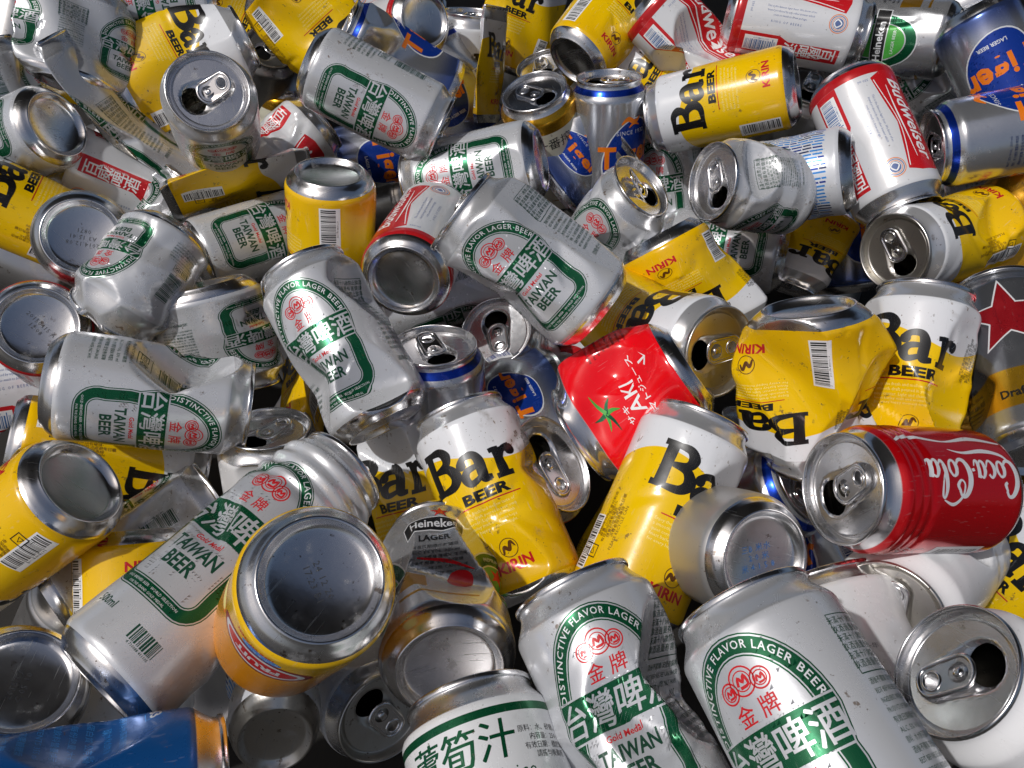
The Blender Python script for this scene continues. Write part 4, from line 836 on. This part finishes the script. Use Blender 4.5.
C('lager', 'white and green can lying level above the big creased one, bare base to the right', 475, 173, w=78, ax=191, el=-16, roll=6, L=0, warps=[('d', 0, 20, 3, .2, .6)])
C('lager', 'undented white and green lager can lying slantwise near the top left', 377, 97, w=81, ax=-27, el=7, roll=26, L=0)
C('lager', 'small white and green can lying level under the striped can', 722, 250, w=74, ax=172, el=-6, roll=6, L=3, warps=[('d', 0, 40, 4, .3, .8)])
C('bar', 'folded yellow can half like a dome, above the dirty can with the dull lid', 686, 290, w=100, ax=-62, el=-4, roll=190, L=2, warps=[('c', 20, 100, .6, 2, .6), ('f', 0, 100, 60, .4)])
C('stained', 'dirty white and yellow can with its dull opened lid facing right, centre right', 720, 352, w=106, ax=-32, el=44, roll=-8, anchor='l', hd=195, L=1, metal=m_metal_dull(), warps=[('b', -90, 60, 40, 14)])
C('bud', 'red and silver can base behind the red tomato juice can', 575, 386, w=78, ax=45, el=-26, anchor='b', L=4, warps=[R_(2, 8, 2)])
C('tiger', 'flattened blue and silver can scrap left of the red tomato juice can', 512, 398, w=76, ax=200, el=10, roll=30, L=3, warps=[('f', 40, 60, 90, .3), ('c', 20, 90, .6, 3, 1)])
# ============ right middle
C('stained', 'white and yellow can with a grimy opened lid, below the pinched red and white cans', 894, 252, w=90, ax=203, el=46, roll=46, anchor='l', hd=-62, L=1, tab_up=6, metal=m_metal_dull(), warps=[('b', 30, 60, 40, 12), ('d', 0, 34, 7, .3, .8, .3)])
C('bar', 'flattened yellow can with a narrow bent lid, above the crumpled can with the bar code', 782, 286, w=-72, ax=243, el=14, roll=165, anchor='l', hd=120, L=1, warps=[('c', 15, 108, .55, 2, 1.0), ('s', 40, 60, 90, .6), ('d', 20, 60, 9, .4, .85, .4)])
C('stripes', 'crumpled white can with blue stripes beside the can with the grey opened lid', 800, 178, w=-84, ax=190, el=-8, roll=0, L=0, warps=[('c', 10, 80, .62, 3, .6), ('d', -20, 78, 12, .42, .85, .5), ('d', 30, 90, 8, .3, .8), ('c', 50, 105, .7, 3, 1)])
C('lager', 'white can with a grey opened lid facing left, beside the blue striped can', 712, 182, w=93, ax=173, el=36, roll=-64, anchor='l', hd=-80, L=1, warps=[('c', 15, 85, .5, 3, 1.2), ('d', 30, 60, 9, .4, .8)])
C('lager', 'white and green can standing behind the grey opened lid', 668, 182, w=80, ax=98, el=8, roll=-20, L=4, warps=[R_(1, 5, 2)])
C('bud', 'red and white can with blue script, opened end pointing down to the right', 874, 147, w=83, ax=-62, el=20, roll=-60, L=0, hd=-62)
C('bud', 'red and white can lying level at the top right, red band along its lower side', 794, 25, w=73, ax=-9, el=-4, roll=-58, L=0)
C('bud', 'red and white can with a pinched twisted waist at the top', 692, 50, w=72, ax=-42, el=0, roll=-66, L=1, warps=[('d', -40, 62, 14, .5, .85, .5), ('d', 60, 66, 12, .45, .85, -.5), ('b', 90, 62, 40, 14)])
C('bar', 'clean yellow and white can lying level in the upper right, bar code underneath', 722, 102, w=77, ax=193, el=-9, roll=-158, L=0)
C('tiger', 'silver can with a blue neck ring and orange letters lying at the right edge', 931, 148, w=86, ax=192, el=20, roll=64, anchor='l', hd=180, L=1)
C('tiger', 'blue can with big upside-down orange letters in the top right corner', 1000, 76, w=79, ax=-58, el=4, roll=-6, L=2)
C('amber', 'crushed gold can above the can with the red star', 1004, 240, w=86, ax=60, el=0, L=3, warps=[('s', 0, 60, 60, .7), R_(5, 9, 2)])
C('lager', 'white and green can end poking in at the right edge under the orange lettered one', 1012, 192, w=80, ax=15, el=-6, roll=80, L=3)
C('lager', 'white and green can wedged between the red and white one and the blue one', 906, 92, w=70, ax=36, el=12, roll=-30, L=2, warps=[('d', 0, 90, 6, .4, .8)])
C('oval', 'dull silver can with a green oval label beside the level red and white can', 884, 38, w=76, ax=178, el=-10, roll=-5, L=2, warps=[('d', 0, 84, 7, .35, .85, .4), ('s', 0, 100, 30, .8)])
C('tiger', 'dented silver can with a blue rim at the very top right', 948, 14, w=64, ax=20, el=6, roll=90, L=3, warps=[R_(3, 8, 2)])
C('plain', 'dark bare lid behind the clean yellow and white can', 812, 84, w=70, ax=70, el=36, anchor='l', L=3, metal=m_metal_dull())
C('tiger', 'blue can in the shadow behind the striped can', 846, 232, w=80, ax=100, el=0, roll=40, L=4)
C('plain', 'plain can neck in the dark gap left of the grimy opened lid', 832, 262, w=76, ax=80, el=10, anchor='l', L=4)
# ============ top middle
C('gold', 'gold and cream can with green writing and its opened lid up', 534, 91, w=80, ax=106, el=32, anchor='l', hd=-12, roll=10, L=1)
C('tiger', 'upright silver and blue can with orange lettering near the top centre', 609, 77, w=76, ax=91, el=13, roll=38, anchor='l', hd=180, L=0)
C('bar', 'yellow can with its silver base turned down to the left, at the top centre', 573, 62, w=72, ax=48, el=-34, roll=-158, anchor='b', L=1, warps=[('s', 0, 90, 60, .8), ('d', 0, 90, 7, .4, .8)])
C('gold', 'gold-rimmed can tucked between the round lids at the top', 541, 64, w=58, ax=110, el=26, anchor='l', L=2)
C('plain', 'small dull lid above the gold-rimmed can', 551, 30, w=56, ax=60, el=44, anchor='l', L=3, metal=m_metal_dull())
C('bar', 'beer can with a grey open top and black letters behind the red soda can', 470, 12, w=-62, ax=86, el=8, roll=-12, anchor='l', L=2)
C('bud', 'red can at the top whose clean silver base faces the viewer', 425, 19, w=69, ax=200, el=-56, roll=100, anchor='b', L=0)
C('tiger', 'crushed silver and blue can below the clean silver base', 400, 62, w=74, ax=150, el=8, roll=-90, L=2, warps=[('f', 20, 40, 50, .35), ('q', 3, 9, 4)])
C('tiger', 'shiny blue can scrap with orange letters right of the slanting lager can', 450, 92, w=68, ax=118, el=0, roll=10, L=2, warps=[('f', 30, 60, 90, .3), ('d', 0, 60, 6, .35, .85, .3)])
C('bar', 'narrow flattened can standing on edge, left of the gold and cream can', 490, 66, w=66, ax=84, el=0, roll=60, L=1, warps=[('f', 75, 60, 90, .25), ('c', 20, 100, .8, 2, .4)])
C('stained', 'faded white can with black letters behind the upright silver and blue one', 652, 84, w=68, ax=150, el=0, roll=10, L=3, warps=[R_(2, 6, 3)])
C('tiger', 'small crushed can with orange and silver print above the torn tilted lid', 590, 166, w=64, ax=40, el=0, roll=-20, L=1, warps=[('f', 20, 60, 60, .4), ('c', 20, 100, .5, 3, 1)])
C('tiger', 'deep blue can under the slanting lager can', 388, 152, w=74, ax=10, el=0, roll=20, L=4)
C('plain', 'dull can base in the gap left of the level lager can', 420, 196, w=70, ax=200, el=-40, anchor='b', L=4, metal=m_metal_dull())
# ============ top left
C('lager', 'can standing with its grey opened lid up in the top left, dark label below', 208, 91, w=93, ax=97, el=70, roll=0, anchor='l', hd=205, L=0)
C('bar', 'big flattened yellow and white can behind the grey opened lid', 184, 64, w=-78, ax=22, el=0, roll=-50, L=2, warps=[('q', 4, 11, 2), ('f', -10, 40, 60, .3), ('d', -20, 60, 8, .3, .85, .8), ('d', 30, 90, 6, .35, .85, -.4)])
C('tall', 'twisted flattened strip of a white and green can lying towards the opened lid', 130, 124, w=74, ax=141, el=0, roll=-60, L=0, warps=[('f', 65, 84, 100, .25), ('d', 20, 60, 8, .3, .85, .8), ('b', 90, 90, 60, 18), ('q', 3, 6, 5)])
C('lager', 'white can at the left with a clean round base facing right', 58, 124, w=84, ax=203, el=-46, roll=30, anchor='b', L=1)
C('bar', 'flattened yellow can at the left edge near the top', 26, 68, w=66, ax=166, el=0, roll=-160, L=2, warps=[('f', 50, 60, 90, .3), ('q', 2, 6, 3)])
C('lager', 'green-lettered can at the left edge under the flattened yellow one', 10, 106, w=78, ax=105, el=0, roll=90, L=3, warps=[R_(2, 6, 4)])
C('lager', 'crushed white and green can in the top left with a boxed notice on its side', 76, 36, w=84, ax=72, el=-20, roll=-92, L=2, warps=[('c', 20, 90, .6, 2, .8), ('f', 10, 50, 50, .4), ('d', 40, 50, 10, .4, .85, .3), ('d', -50, 90, 7, .35, .8)])
C('lager', 'white and green can cut off by the top edge, left of centre', 152, 8, w=72, ax=184, el=-4, roll=20, L=3)
C('plain', 'tarnished silver can in the top left corner', 22, 22, w=74, ax=70, el=-10, L=3, warps=[R_(3, 8, 2)], metal=m_metal_dull())
C('bar', 'yellow and white can with small print, right of the opened grey lid at the top', 316, 30, w=72, ax=-52, el=4, roll=170, L=2, warps=[('f', 10, 40, 50, .4), ('d', 10, 70, 8, .3, .8)])
C('bar', 'yellow can strip along the top edge left of centre', 250, 6, w=66, ax=-30, el=0, roll=200, L=3, warps=[('f', 0, 60, 90, .3)])
C('plain', 'small dark lid with its tab beside the flattened yellow and white can', 272, 46, w=60, ax=80, el=50, anchor='l', hd=200, L=2, metal=m_metal_dull())
C('gold', 'gold can rim behind the left end of the slanting lager can', 288, 84, w=58, ax=84, el=18, anchor='l', L=3)
C('bud', 'stained red and white can left of the upright yellow can, neck to the upper right', 320, 122, w=76, ax=38, el=-10, roll=30, anchor='l', L=2, warps=[('c', 15, 90, .65, 2, .8), ('d', -40, 60, 5, .3, .8)])
C('lager', 'crumpled can with a bar code and green print above the upside-down can', 177, 222, w=-76, ax=58, el=10, roll=96, L=1, warps=[('c', 15, 100, .62, 3, 1.2), ('d', 10, 50, 9, .38, .85, .6), ('d', -50, 70, 8, .35, .85, .3), ('s', 30, 60, 60, .8)])
C('lager', 'green-lettered can left of the upright yellow one with a silver bottom curve', 258, 240, w=88, ax=18, el=-16, roll=-10, L=3)
C('bar', 'thin flattened yellow strip of a can below the grey opened lid', 240, 182, w=-76, ax=14, el=0, roll=130, L=0, warps=[('f', 70, 60, 90, .3), ('q', 2, 5, 2)])
C('bud', 'white can with a red square and bar code behind the stamped can bottom', 128, 186, w=76, ax=155, el=4, roll=-90, L=2, warps=[R_(1, 5, 4)])
C('snow', 'white dented can end under the twisted strip', 108, 156, w=70, ax=200, el=-10, L=3, warps=[('d', 0, 50, 8, .4, .8)])
C('bar', 'yellow and white can at the left edge with a big black letter', 22, 212, w=78, ax=152, el=0, roll=50, L=1, warps=[R_(1, 6, 3)])
C('plain', 'dull silver can at the left edge between the two upturned bases', 14, 250, w=78, ax=150, el=-10, L=3, metal=m_metal_dull())
# ============ scraps along the far edge
C('bud', 'red and white flattened can at the top edge left of the clean silver base', 388, 22, w=60, ax=170, el=0, roll=0, L=2, warps=[('f', 20, 60, 90, .35)])
C('bar', 'yellow crumpled can at the top edge right of the grey open top', 520, 16, w=58, ax=70, el=0, roll=170, L=3, warps=[('q', 4, 8, 3), ('f', 10, 60, 60, .5)])
C('lager', 'crumpled white and green can in the gap under the big creased can', 440, 290, w=-86, ax=20, el=0, roll=80, L=4, warps=[('q', 4, 8, 6)])
C('stained', 'dirty yellow scrap of a can in the gap below the stamped tin', 640, 560, w=-92, ax=60, el=0, roll=0, L=4, warps=[('q', 4, 8, 7), ('f', 20, 60, 60, .5)])
# ============ deeper layer that fills the gaps
_rnd = random.Random(21)
for k, (kind, lab, x, y) in enumerate(DEEP):
    C(kind, lab, x, y, w=plane_w(y) * .74, ax=_rnd.uniform(0, 360), el=_rnd.uniform(-45, 45), roll=_rnd.uniform(0, 360), L=5, warps=[('q', 4, 8, k)] + ([('f', 30 * k, 50, 60, .45)] if k % 3 == 0 else []), metal=m_metal_dull() if k % 2 else None)
